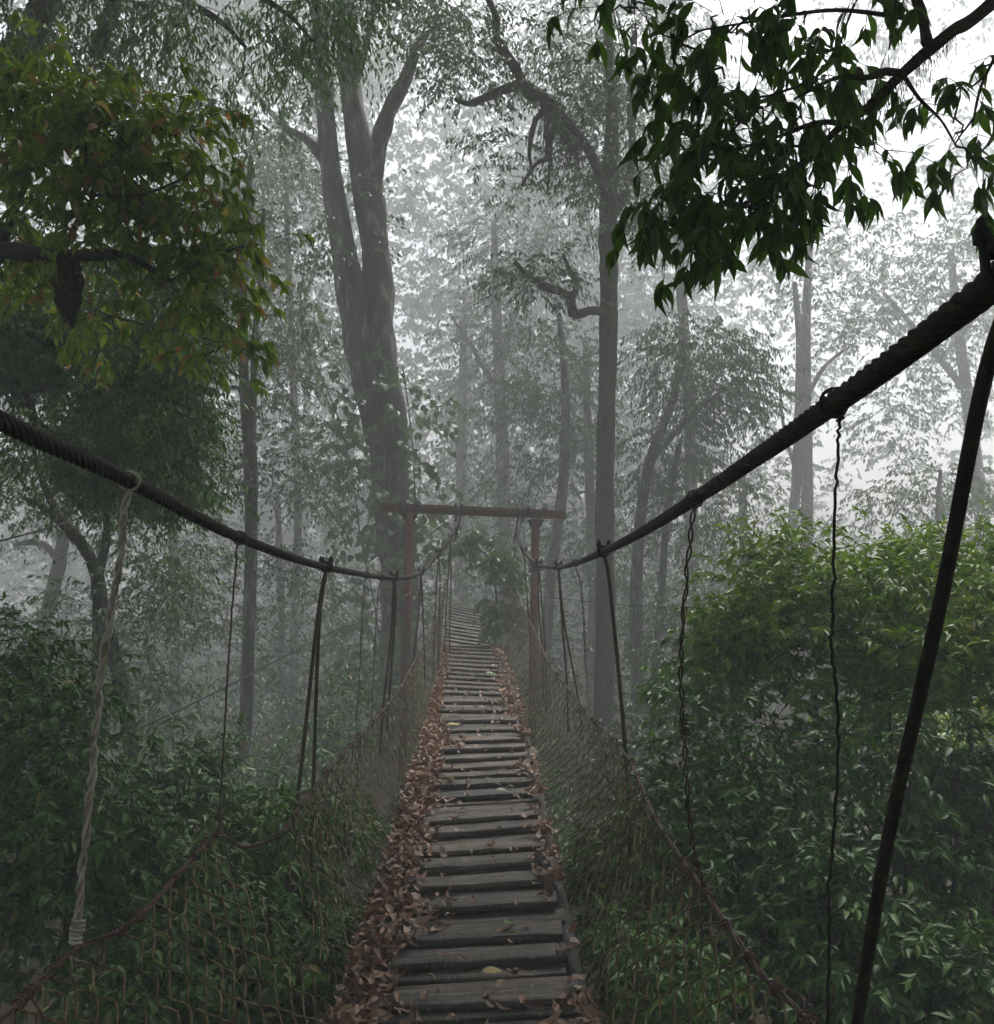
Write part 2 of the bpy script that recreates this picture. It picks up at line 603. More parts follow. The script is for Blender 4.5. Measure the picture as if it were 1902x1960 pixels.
# ------------------------------------------------------------------ suspension cables
RC = [(-.2, .60, .50), (.6, .63, .42), (1.22, .65, .335), (1.79, .65, .265), (3.06, .65, .137), (4.3, .65, .03), (5.68, .65, -.066),
      (7.6, .65, -.18), (9.7, .64, -.275)]
RC_FAR = [(1031, 1081, 10.9), (1005, 1058, 11.9), (993, 1031, 13.2), (995, 1000, 14.6), (996, 978, 14.82)]
LC = [(0.2, -.98, .52), (1.2, -1.05, .36), (2.03, -1.08, .258), (2.73, -1.08, .175), (3.95, -1.09, .012), (5.9, -1.08, -.168), (8.9, -.98, -.355)]
LC_FAR = [(806, 1096, 11.0), (839, 1058, 12.3), (862, 1029, 13.4), (872, 1000, 14.6), (877, 974, 14.82)]


def cable_path(near, far):
    pts = [np.array([x, d, 5 + z]) for d, x, z in near] + [P(*q) for q in far]
    return cr(pts, 14)


RCP, LCP = cable_path(RC, RC_FAR), cable_path(LC, LC_FAR)


def on_cable(path, d):
    return np.array([np.interp(d, path[:, 1], path[:, k]) for k in range(3)])


def resample(path, step):
    s = np.r_[0, np.cumsum(np.linalg.norm(np.diff(path, axis=0), axis=1))]
    q = [0.0]
    while q[-1] < s[-1]:
        d = np.interp(q[-1], s, path[:, 1])
        q.append(q[-1] + step(max(d, .5)))
    q[-1] = s[-1]
    return np.stack([np.interp(q, s, path[:, k]) for k in range(3)], -1), np.array(q)


def twisted(path, step, R, r, n, pitch, sides=5, jitter=0.0, seed=0):
    c, s = resample(path, step)
    t, N, B = frames(c)
    out = []
    rg = np.random.default_rng(seed)
    for j in range(n):
        ph = 2 * math.pi * (s / pitch + j / n) + (jitter * np.cumsum(rg.normal(0, .25, len(s))) if jitter else 0)
        rr = R * (1 + (jitter * .5 * np.sin(s * 9 + j * 2) if jitter else 0))
        pt = c + (np.cos(ph) * rr)[:, None] * N + (np.sin(ph) * rr)[:, None] * B if jitter else c + R * (np.cos(ph)[:, None] * N + np.sin(ph)[:, None] * B)
        out.append(tube(pt, r, sides))
    return out


def build_cable(path, label):
    root = thing('suspension_cable', path[0], label, 'cable', 'main cables of the footbridge')
    for vf in twisted(path, lambda d: .011 + .0024 * d, .0142, .0092, 6, .21, 6):
        obj('strand', MB().addvf(vf), M['cable'], root)
    obj('core', MB().addvf(tube(resample(path, lambda d: .12)[0], .011, 6)), M['cable'], root)
    return root


build_cable(LCP, 'thick rusty wire rope sagging from the left edge to the portal beam')
build_cable(RCP, 'thick black wire rope dropping from the upper right corner to the portal beam')


# ------------------------------------------------------------------ hangers: rods with clamps, and wires
def clamp(root, path, d):
    c = on_cable(path, d)
    t = nrm(on_cable(path, d + .1) - on_cable(path, d - .1))
    s = nrm(np.cross(t, [0, 0, 1]))
    u = np.cross(s, t)
    b = obj('clamp', MB().addvf(box(c + u * .028, (.06, .085, .016), np.stack([s, t, u], 1))), M['iron'], root, smooth=False)
    for a in (-.03, .03):
        q = c + t * a
        w = np.linspace(0, math.pi, 9)
        U = np.concatenate([[q + s * .03 + u * .07], q + .03 * (np.cos(w)[:, None] * s - np.sin(w)[:, None] * u), [q - s * .03 + u * .07]])
        obj('u_bolt', MB().addvf(tube(U, .0062, 6)), M['iron'], b)
        for e in (-1, 1):
            x = q + s * .03 * e + u * .046
            obj('nut', MB().addvf(tube([x - u * .009, x + u * .009], .012, 6)), M['iron'], b, smooth=False)
    return c - u * .03


def build_rod(path, d, legs, label, r=.0125, mat='rod'):
    top = on_cable(path, d)
    root = thing('hanger_rod', top, label, 'hanger rod', 'rigid rods hanging the deck from the cables')
    c = clamp(root, path, d)
    for leg in legs:
        pts = np.array([c + [0, 0, .02]] + [P(*q) for q in leg])
        pts = cr(pts, 5)
        obj('rod', MB().addvf(tube(pts, r, 8, rough=.09)), M[mat], root)


build_rod(RCP, 1.14, [[(1885, 720, 1.22), (1800, 1150, 1.37), (1700, 1600, 1.52), (1640, 1960, 1.63), (1610, 2200, 1.7)]],
          'thick black rod slanting down along the right edge in front of the bush', .0105, 'cable')
build_rod(RCP, 5.68, [[(1168, 1130, 5.68), (1197, 1440, 5.6), (1206, 1650, 5.5), (1213, 1830, 5.45)]], 'mossy brown rod clamped to the right cable before the dark trunk')
build_rod(RCP, 9.7, [[(1078, 1180, 9.6), (1107, 1340, 9.3), (1114, 1400, 9.1)], [(1075, 1180, 9.8), (1085, 1310, 9.8), (1088, 1400, 9.7)]],
          'pair of dark rods spreading from the lowest clamp of the right cable')
build_rod(RCP, 10.9, [[(1036, 1150, 10.9), (1043, 1240, 10.9), (1046, 1360, 10.9)], [(1030, 1150, 11.1), (1037, 1240, 11.2), (1040, 1340, 11.2)]],
          'thin rod pair hanging from the right cable in front of the right portal post', .009)
build_rod(RCP, 12.0, [[(1006, 1110, 12.), (1012, 1190, 12.), (1016, 1290, 12.)]], 'thin dark rod from the right cable just left of the right portal post', .009)
build_rod(LCP, 5.9, [[(608, 1180, 5.9), (575, 1480, 5.7), (552, 1650, 5.5), (520, 1930, 5.2)], [(610, 1200, 5.95), (600, 1500, 6.1), (596, 1640, 6.2)]],
          'rusty rod pair forming a narrow fork under the left cable')
build_rod(LCP, 8.9, [[(748, 1220, 8.9), (733, 1360, 8.8), (728, 1440, 8.7)], [(757, 1160, 8.95), (745, 1330, 9.0), (741, 1400, 9.0)]],
          'mossy rod pair hooked on the lowest point of the left cable')
build_rod(LCP, 11.0, [[(800, 1180, 11.), (790, 1280, 11.), (787, 1340, 11.)], [(809, 1170, 11.1), (812, 1250, 11.2), (813, 1330, 11.2)]],
          'dark rod pair on the left cable just right of the left portal post', .010)
build_rod(LCP, 12.3, [[(836, 1110, 12.3), (831, 1200, 12.3), (829, 1290, 12.3)], [(842, 1110, 12.4), (840, 1200, 12.4), (839, 1280, 12.4)]],
          'thin rod pair on the rising left cable, third before the portal beam', .009)
build_rod(LCP, 13.4, [[(858, 1100, 13.4), (853, 1180, 13.4), (851, 1250, 13.4)], [(863, 1100, 13.5), (861, 1180, 13.5), (860, 1250, 13.5)]],
          'thin rod pair closest to the portal beam on the left cable', .009)


def wire_loop(c, t, R, r, turns=1.3, length=.03, sides=6):
    s = nrm(np.cross(t, [0.3, .2, 1]))
    u = np.cross(s, t)
    a = np.linspace(0, turns * 2 * math.pi, int(12 * turns) + 2)
    pts = c + R * (np.cos(a)[:, None] * s + np.sin(a)[:, None] * u) + (np.linspace(-.5, .5, len(a)) * length)[:, None] * t
    return tube(pts, r, sides)


def build_wire(path, d, rows, label, r, mat, twist=None, coil=None):
    top = on_cable(path, d)
    t = nrm(on_cable(path, d + .1) - on_cable(path, d - .1))
    root = thing('hanger_wire', top, label, 'hanger wire', 'wires tied between cable and net')
    obj('loop', MB().addvf(wire_loop(top, t, .028, r, 1.4, .03)), M[mat], root)
    pts = cr(np.array([top - [0, 0, .025]] + [P(*q) for q in rows]), 10)
    if twist:
        n, R, pitch = twist
        for k, vf in enumerate(twisted(pts, lambda d: .012, R, r, n, pitch, 6, .5, int(d * 10))):
            obj('strand', MB().addvf(vf), M[mat], root)
    else:
        pts[1:-1] += RNG.normal(0, .0015, pts[1:-1].shape)
        obj('strand', MB().addvf(tube(pts, r, 6)), M[mat], root)
    if coil:
        for q, R, turns in coil:
            obj('knot', MB().addvf(wire_loop(P(*q), np.array([0, .1, 1.]), R, r, turns, .035 * turns * .35)), M[mat], root)
    return pts[-1]


build_wire(LCP, 2.73, [(240, 965, 2.73), (228, 1080, 2.73), (208, 1200, 2.74), (190, 1320, 2.74), (180, 1440, 2.75), (165, 1590, 2.75), (150, 1740, 2.76), (143, 1815, 2.76)],
           'thick pale twisted wire hanging from the left cable, ending in a tight coil', .0052, 'zinc', (3, .0075, .16),
           [((145, 1790, 2.76), .014, 4), ((150, 1770, 2.76), .015, 3)])
build_wire(LCP, 3.95, [(453, 1060, 3.95), (438, 1250, 3.95), (428, 1420, 3.95), (420, 1560, 3.95), (415, 1605, 3.95)],
           'straight thin rusty wire from the left cable to the net peak', .0042, 'handwire', None, [((417, 1565, 3.95), .014, 2.2), ((415, 1595, 3.95), .016, 2.2)])
build_wire(LCP, 7.4, [(695, 1135, 7.4), (690, 1260, 7.4), (681, 1390, 7.3)], 'thin dark wire left of the lowest point of the left cable', .004, 'rod')
build_wire(LCP, 8.1, [(723, 1140, 8.1), (716, 1260, 8.1), (711, 1375, 8.1)], 'thin dark wire immediately beside the hooked left rod pair', .004, 'rod')
build_wire(RCP, 1.79, [(1606, 800, 1.79), (1602, 880, 1.79), (1596, 1000, 1.79), (1594, 1150, 1.79), (1592, 1230, 1.79), (1600, 1320, 1.8), (1604, 1460, 1.8),
                       (1592, 1640, 1.82), (1586, 1720, 1.83), (1583, 1960, 1.85)], 'straight dark wire crossing the bright green bush on the right', .0031, 'iron', None,
           [((1605, 795, 1.79), .008, 1.5)])
build_wire(RCP, 3.06, [(1326, 985, 3.06), (1316, 1080, 3.06), (1306, 1200, 3.07), (1303, 1300, 3.08), (1308, 1400, 3.09), (1313, 1480, 3.1), (1318, 1560, 3.12), (1330, 1640, 3.15), (1346, 1702, 3.2)],
           'loosely twisted rusty wire with a knot hanging from the right cable', .0034, 'rod', (2, .0062, .13), [((1308, 1385, 3.09), .013, 2.6), ((1310, 1400, 3.09), .015, 1.7)])
build_wire(RCP, 7.7, [(1113, 1130, 7.7), (1119, 1230, 7.7), (1123, 1300, 7.5), (1131, 1362, 7.0)], 'wavy thin wire between the right rod pair and the mossy rod', .004, 'rod', (2, .007, .2))

for k, (rows, lab) in enumerate([
        ([(788, 1134, 14.75), (630, 1212, 12), (412, 1325, 9.2), (197, 1427, 7.2), (60, 1500, 6.2)], 'slack guy wire running from the left portal post down into the left shrubs'),
        ([(-60, 1052, 8), (100, 1008, 9.6), (209, 974, 11.4)], 'dark guy wire crossing behind the left cable to the forked trunk'),
        ([(1040, 1142, 14.7), (1200, 1158, 13.6), (1400, 1166, 12.4), (1560, 1185, 11), (1700, 1240, 9.6), (1850, 1400, 8.4)], 'thin guy wire running right from the right portal post')]):
    pts = cr(np.array([P(*q) for q in rows]), 8)
    o = obj('guy_wire', MB().addvf(tube(pts, .009 if k < 2 else .006, 5)), M['iron'], org=pts[0])
    tag(o, lab, 'guy wire', 'guy wires of the portal')

# ------------------------------------------------------------------ wire nets along both sides
TOP_L = np.array([P(-110, 2050, 2.05), P(0, 1955, 2.25), P(140, 1822, 2.76), P(265, 1755, 3.0), P(410, 1602, 3.95), P(470, 1622, 3.98), P(540, 1592, 4.1),
                  P(565, 1555, 4.3), P(650, 1450, 5.4), P(735, 1357, 7.0), P(768, 1312, 8.2), P(790, 1272, 9.5), P(815, 1225, 11.0), P(836, 1180, 12.2), P(852, 1120, 13.6), P(861, 1085, 14.6)])
TOP_R = np.array([P(1640, 2060, 2.05), P(1545, 1953, 2.33), P(1456, 1860, 2.6), P(1405, 1790, 2.83), P(1345, 1701, 3.2), P(1286, 1616, 3.7), P(1253, 1564, 4.05), P(1196, 1443, 5.25),
                  P(1119, 1359, 6.7), P(1086, 1317, 7.7), P(1050, 1267, 9.3), P(1012, 1186, 12.0), P(990, 1150, 13.4), P(974, 1124, 14.6)])


def build_net(top, side, label):
    tp = cr(top, 12)
    edge, sgn = (LEFT, -1) if side == 'l' else (RIGHT, 1)
    root = thing('wire_net', tp[0], label, 'wire net', 'chain-link nets along the footbridge')
    for vf in twisted(tp, lambda d: .02 + .004 * d, .0052, .0044, 3, .30, 5, .35, 3):
        obj('top_wire', MB().addvf(vf), M['handwire'], root)
    s = np.r_[0, np.cumsum(np.linalg.norm(np.diff(tp, axis=0), axis=1))]
    # the stations follow the bridge axis so that the strands stay upright
    dT = np.maximum.accumulate(tp[:, 1])
    ds = np.arange(top[0, 1] + .05, 14.6, .082)
    rg = np.random.default_rng(77 if side == 'l' else 78)
    for k, d in enumerate(ds):
        T = np.array([np.interp(d, dT, tp[:, 0]), d, np.interp(d, dT, tp[:, 2])])
        db = d + .05 * math.sin(d * 3)
        xb = edge(db) + sgn * .06
        B = np.array([xb, db, DECK_Z(db) + ROLL(db) * sgn * .45 - .06])
        h = np.linalg.norm(T - B)
        ncell = max(6, int(round(h / .064)))
        m = ncell * 3 + 1
        t = np.linspace(0, 1, m)
        ph = t * ncell * math.pi + (math.pi if k % 2 else 0)
        tri = np.sin(ph + math.pi / 2) * .55 + np.arcsin(np.sin(ph + math.pi / 2) * .97) / (math.pi / 2) * .45
        base = B + (T - B) * t[:, None]
        out = np.array([sgn, 0, .15])
        q = base + out * (np.sin(math.pi * t) * (.05 + .05 * math.sin(d * 1.3)))[:, None]
        no = vnoise(q, 3.1, 2 if side == 'l' else 5)
        no2 = vnoise(q, 2.3, 8)
        q = q + out * (no * .035)[:, None]
        q[:, 1] += tri * .038 + no2 * .045
        q[:, 2] += vnoise(q, 5.0, 4) * .012
        q = q + out * (np.sin(ph) * .004)[:, None]
        rr = .0041 if d < 6 else .0038
        obj('strand', MB().addvf(tube(q, rr, 4 if d < 6 else 3, cap=False)), M['wire'], root)
    # tie wires wound round the top wire, with loose springing ends
    n_t = 34
    for i in range(n_t):
        d = 2.3 + (14.2 - 2.3) * ((i + rg.uniform(.1, .9)) / n_t) ** 1.35
        c = np.array([np.interp(d, dT, tp[:, k]) for k in range(3)])
        c2 = np.array([np.interp(d + .1, dT, tp[:, k]) for k in range(3)])
        vf = wire_loop(c, nrm(c2 - c), rg.uniform(.011, .018), .0033, rg.uniform(1.3, 2.6), rg.uniform(.02, .06))
        mb = MB().addvf(vf)
        a = np.linspace(0, 1, 10)
        e = nrm(rg.normal(size=3) + [sgn * .3, 0, -.2])
        f = nrm(np.cross(e, rg.normal(size=3)))
        L, cu = rg.uniform(.05, .16), rg.uniform(2, 4.5)
        pts = c + .014 * f + (e[None] * np.sin(a * cu)[:, None] + f[None] * (1 - np.cos(a * cu))[:, None]) * L / cu
        mb.addvf(tube(pts, .0028, 5))
        obj('tie_wire', mb, M['handwire'], root)
    return root


build_net(TOP_L, 'l', 'sagging rusty chain-link net along the left side of the deck')
build_net(TOP_R, 'r', 'sagging rusty chain-link net along the right side of the deck')


# ------------------------------------------------------------------ portal frame
def build_portal():
    d = 14.9
    a, b = P(728, 971, d), P(1082, 986, d)
    root = thing('portal_frame', (P(905, 1300, d)[0], d, .9), 'red-brown steel portal of two posts and a beam across the footbridge', 'portal')
    ax = nrm(b - a)
    up = nrm(np.cross(ax, [0, 1, 0]))
    up = up if up[2] > 0 else -up
    R = np.stack([ax, np.cross(up, ax), up], 1)
    L = np.linalg.norm(b - a)
    c = (a + b) / 2
    mb = MB()
    mb.addvf(box(c + up * .066, (L, .13, .016), R))
    mb.addvf(box(c - up * .066, (L, .13, .016), R))
    mb.addvf(box(c, (L - .004, .03, .114), R))
    mb.addvf(box(c + up * .026 - R[:, 1] * .04, (L - .006, .035, .014), R))
    beam = obj('beam', mb, M['portal'], root, smooth=False)
    for (tx, ty), (bx, by) in (((784, 982), (775, 1300)), ((1025, 994), (1020, 1300))):
        t, q = P(tx, ty, d), P(bx, by, d)
        v = nrm(q - t)
        q = t + v * ((t[2] - ground_z(t[0], d) + .4) / -v[2])
        zz = -v
        xx = nrm(np.cross([0, 1, 0], zz))
        Rp = np.stack([xx, np.cross(zz, xx), zz], 1)
        m, H = (t + q) / 2, np.linalg.norm(t - q)
        mb = MB()
        mb.addvf(box(m - Rp[:, 1] * .058, (.128, .014, H), Rp))
        mb.addvf(box(m + Rp[:, 1] * .058, (.128, .014, H), Rp))
        mb.addvf(box(m, (.014, .102, H - .002), Rp))
        post = obj('post', mb, M['portal'], root, smooth=False)
        for e in (-1, 1):                                  # gusset plates under the beam and bolted lugs above it
            g = t + xx * .064 * e
            tri = np.array([g - zz * .004, g + xx * .075 * e - zz * .004, g - zz * .16])
            w = Rp[:, 1] * .006
            mb = MB().add(np.concatenate([tri - w, tri + w]), np.array([[0, 1, 2], [5, 4, 3]]), np.array([[0, 3, 4, 1], [1, 4, 5, 2], [2, 5, 3, 0]]))
            obj('gusset', mb, M['iron'], root, smooth=False)
            lug = t + xx * .125 * e + up * .115
            o = obj('lug', MB().addvf(box(lug, (.085, .15, .12), R)).addvf(box(lug + up * .066, (.05, .16, .02), R)), M['iron'], root, smooth=False)
    for px, py in ((877, 974), (997, 980)):                # cable straps thrown over the beam
        q = P(px, py, 14.8)
        mb = MB()
        for o in (-.035, .035):
            w = np.linspace(-.4, math.pi + .4, 12)
            pts = q + np.array([o, .1, -.02]) + np.stack([np.zeros(12) + o * .3, .09 * np.cos(w) * -1, .115 * np.sin(w)], 1)
            pts = np.vstack([P(px - 6 + 8 * (px > 900) * -1, py + 60, 14.2), pts])
            mb.addvf(tube(pts, .017, 6))
        obj('cable_strap', mb, M['iron'], root)
    for sx in (1025, ):                                    # old wire bundle tied round the right post
        q = P(1026, 1085, 14.9)
        mb = MB()
        for k in range(5):
            mb.addvf(wire_loop(q + [0, 0, .03 * k - .06], np.array([.1 * (k - 2), 0, 1.]), .115, .012, 1.1, .02))
        obj('wire_bundle', mb, M['iron'], root)


build_portal()


# ------------------------------------------------------------------ foliage helpers
def leaf_shape(st, fold=.1, curl=.12, sway=0.0):
    """a blade from stations (position, half width); x along the blade, y across, z normal. Returns verts and faces."""
    V, F3, F4 = [], [], []
    for x, w in st:
        z = -curl * x * x
        y0 = sway * math.sin(x * 3)
        V += [[x, y0, z], [x, y0 + w, z + fold * w], [x, y0 - w, z + fold * w]]
    for i in range(len(st) - 1):
        a, b = 3 * i, 3 * i + 3
        for k, fl in ((1, 0), (2, 1)):
            q = [a, b, b + k, a + k]
            if st[i][1] == 0: q = [a, b, b + k]
            elif st[i + 1][1] == 0: q = [a, b, a + k]
            if fl: q = q[::-1]
            (F3 if len(q) == 3 else F4).append(q)
    V = np.array(V, float)
    used = np.unique(np.concatenate([np.ravel(F3), np.ravel(F4)]).astype(int))
    mp = -np.ones(len(V), int)
    mp[used] = np.arange(len(used))
    return V[used], [mp[np.array(f, int)] for f in (F3, F4) if len(f)]


LEAF = {
    'far': (np.array([[0, 0, 0], [.45, .5, .12], [1, 0, -.12], [.45, -.5, .12]], float), [np.array([[0, 2, 1], [0, 3, 2]])]),
    'mid': leaf_shape([(0, 0), (.42, .5), (1, 0)], .25, .22),
    'near': leaf_shape([(0, 0), (.22, .40), (.5, .5), (.78, .27), (1, 0)], .22, .28),
    'big': leaf_shape([(0, 0), (.12, .26), (.3, .46), (.5, .5), (.7, .38), (.86, .16), (1.03, 0)], .2, .30),
    'big2': leaf_shape([(0, 0), (.12, .24), (.3, .45), (.5, .5), (.7, .40), (.86, .18), (1.05, 0)], .35, .55, .04),
    'big3': leaf_shape([(0, 0), (.15, .30), (.35, .5), (.55, .48), (.72, .33), (.86, .12), (1.0, 0)], .1, .12, -.05),
    'heart': leaf_shape([(-.06, .2), (.02, .42), (.2, .52), (.45, .42), (.75, .18), (1, 0)], .15, .2),
}


def place_leaves(mb, kind, pos, dr, nor, L, W):
    """L long, W wide (absolute) blades at pos along dr with the upper face towards nor"""
    if len(pos) == 0:
        return
    V, Fs = LEAF[kind]
    d = nrm(dr)
    n = nor - (nor * d).sum(1, keepdims=True) * d
    n = nrm(n)
    s = np.cross(n, d)
    L, W = np.reshape(L, (-1, 1, 1)), np.reshape(W, (-1, 1, 1))
    X = pos[:, None] + L * V[None, :, 0:1] * d[:, None] + W * V[None, :, 1:2] * s[:, None] + L * V[None, :, 2:3] * n[:, None]
    k = len(V)
    base = (np.arange(len(pos)) * k)[:, None, None]
    mb.add(X.reshape(-1, 3), *[(base + f[None]).reshape(-1, f.shape[1]) for f in Fs])


def leaf_objects(root, kinds, mat, pos, dr, nor, L, W, n=300, name='leaf'):
    """the n leaves that show largest become parts of root (shared meshes); returns the mask of the rest"""
    x, y, dep = to_px(pos)
    inside = (x > -30) & (x < 1930) & (y > -30) & (y < 1990)
    score = np.where(inside, np.sqrt(L * W) / dep, 0) * (1 + .001 * np.arange(len(L)) % .01)
    pick = np.argsort(-score)[:n]
    pick = pick[score[pick] > 0]
    ms = [MB().add(LEAF[k][0], *LEAF[k][1]).mesh(name, mat) for k in kinds]
    d = nrm(dr)
    nn = nrm(nor - (nor * d).sum(1, keepdims=True) * d)
    s = np.cross(nn, d)
    for i in pick:
        Mx = Matrix(((d[i, 0] * L[i], s[i, 0] * W[i], nn[i, 0] * L[i], pos[i, 0]),
                     (d[i, 1] * L[i], s[i, 1] * W[i], nn[i, 1] * L[i], pos[i, 1]),
                     (d[i, 2] * L[i], s[i, 2] * W[i], nn[i, 2] * L[i], pos[i, 2]), (0, 0, 0, 1)))
        put(name, ms[i % len(ms)], Mx, root)
    rest = np.ones(len(L), bool)
    rest[pick] = False
    return rest


def twigs_and_leaves(rg, centers, radii, n_tw, n_lf, tw_len, L, aspect, droop, out_c=None, lift=.1, whorl=False, up=.6):
    """twigs sprouting in clumps; every twig carries alternate leaves. Returns leaf arrays and twig sticks."""
    C = np.repeat(centers, n_tw, 0)
    R = np.repeat(radii, n_tw)[:, None]
    n = len(C)
    off = rg.normal(0, .5, (n, 3)) * R * [1, 1, .62]
    s = C + off
    t = off * .8 + rg.normal(0, .45, (n, 3)) * R
    if out_c is not None:
        t += nrm(s - out_c) * R * .5
    t[:, 2] = t[:, 2] * .6 + lift * R[:, 0]
    t = nrm(t)
    l = tw_len * rg.uniform(.6, 1.3, (n, 1))
    u = (np.arange(n_lf) + .6) / n_lf if not whorl else np.r_[np.linspace(.45, .9, n_lf - 4), .98, 1, 1, 1]
    u = u[None, :, None] * np.ones((n, 1, 1)) + rg.uniform(-.04, .04, (n, n_lf, 1))
    bend = np.array([0, 0, -1.0]) * droop * .5
    pos = s[:, None] + t[:, None] * l[:, None] * u + bend * (l[:, None] * u * u)
    tan = nrm(t[:, None] + 2 * bend * u)
    side = nrm(np.cross(t, [0, 0, 1.0]))[:, None]
    upv = np.cross(side[:, 0], t)[:, None]
    ang = (np.arange(n_lf) % 2 * math.pi)[None, :, None] + rg.normal(0, .5, (n, n_lf, 1))
    if whorl:
        ang = np.arange(n_lf)[None, :, None] * 2.4 + rg.normal(0, .4, (n, n_lf, 1))
    lat = np.cos(ang) * side + np.sin(ang) * upv * .6
    dr = tan * rg.uniform(.35, .9, (n, n_lf, 1)) + lat * rg.uniform(.5, 1.0, (n, n_lf, 1)) + np.array([0, 0, -1.0]) * droop * rg.uniform(.4, 1.4, (n, n_lf, 1))
    nor = np.array([0, 0, 1.0]) * up + rg.normal(0, .45, (n, n_lf, 3)) + nrm(pos - (C.mean(0) if out_c is None else out_c[:, None])) * .25
    LL = L * rg.uniform(.65, 1.25, (n, n_lf))
    # twig sticks in two segments
    a0, a1, a2 = s - t * l * .15, s + t * l * .5 + bend * l * .25, s + t * l * .97 + bend * l * .94
    st = (np.concatenate([a0, a1]), np.concatenate([a1, a2]))
    return (pos.reshape(-1, 3), nrm(dr.reshape(-1, 3)), nor.reshape(-1, 3), LL.ravel(), (LL * aspect * rg.uniform(.85, 1.15, LL.shape)).ravel()), st


def crown_clumps(rg, crown, gap=.0, gf=.9):
    """crown rows (px, py, rx, ry, d, depth, n): clump centres inside ellipsoids, thinned by a noise so that holes stay"""
    out, oc = [], []
    for px, py, rx, ry, d, dd, n in crown:
        k = 0
        tries = 0
        while k < n and tries < n * 30:
            tries += 1
            q = rg.normal(size=3)
            q = q / np.linalg.norm(q) * rg.uniform(0.15, 1) ** (1 / 2.2)
            p = P(px + q[0] * rx, py + q[2] * ry, d + q[1] * dd)
            if vnoise(p, gf, 3) < gap - .35:
                continue
            out.append(p)
            oc.append(P(px, py, d))
            k += 1
    return np.array(out), np.array(oc)


def grow(rg, seeds, targets, r_tip=.006, r_base=.02, sag=.15):
    """joins every clump to the nearest wood already there; returns stick arrays"""
    nodes = np.array(seeds)
    A, B, RA, RB = [], [], [], []
    d0 = np.linalg.norm(targets[:, None] - nodes[None], axis=2).min(1)
    for i in np.argsort(d0):
        c = targets[i]
        dist = np.linalg.norm(nodes - c, axis=1)
        j = dist.argmin()
        s, h = nodes[j], dist[j]
        k = max(2, int(h / .35))
        t = np.linspace(0, 1, k + 1)[:, None]
        w = rg.normal(0, .07 * h, 3)
        pts = s + (c - s) * t + np.sin(math.pi * t) * (w + [0, 0, sag * h * .5]) + rg.normal(0, .018, (k + 1, 3)) * (t > 0) * (t < 1)
        rb = min(r_base, .004 + .012 * h)
        r = rb + (r_tip - rb) * t[:, 0]
        A.append(pts[:-1]); B.append(pts[1:]); RA.append(r[:-1]); RB.append(r[1:])
        nodes = np.vstack([nodes, pts[1:]])
    return np.concatenate(A), np.concatenate(B), np.concatenate(RA), np.concatenate(RB)


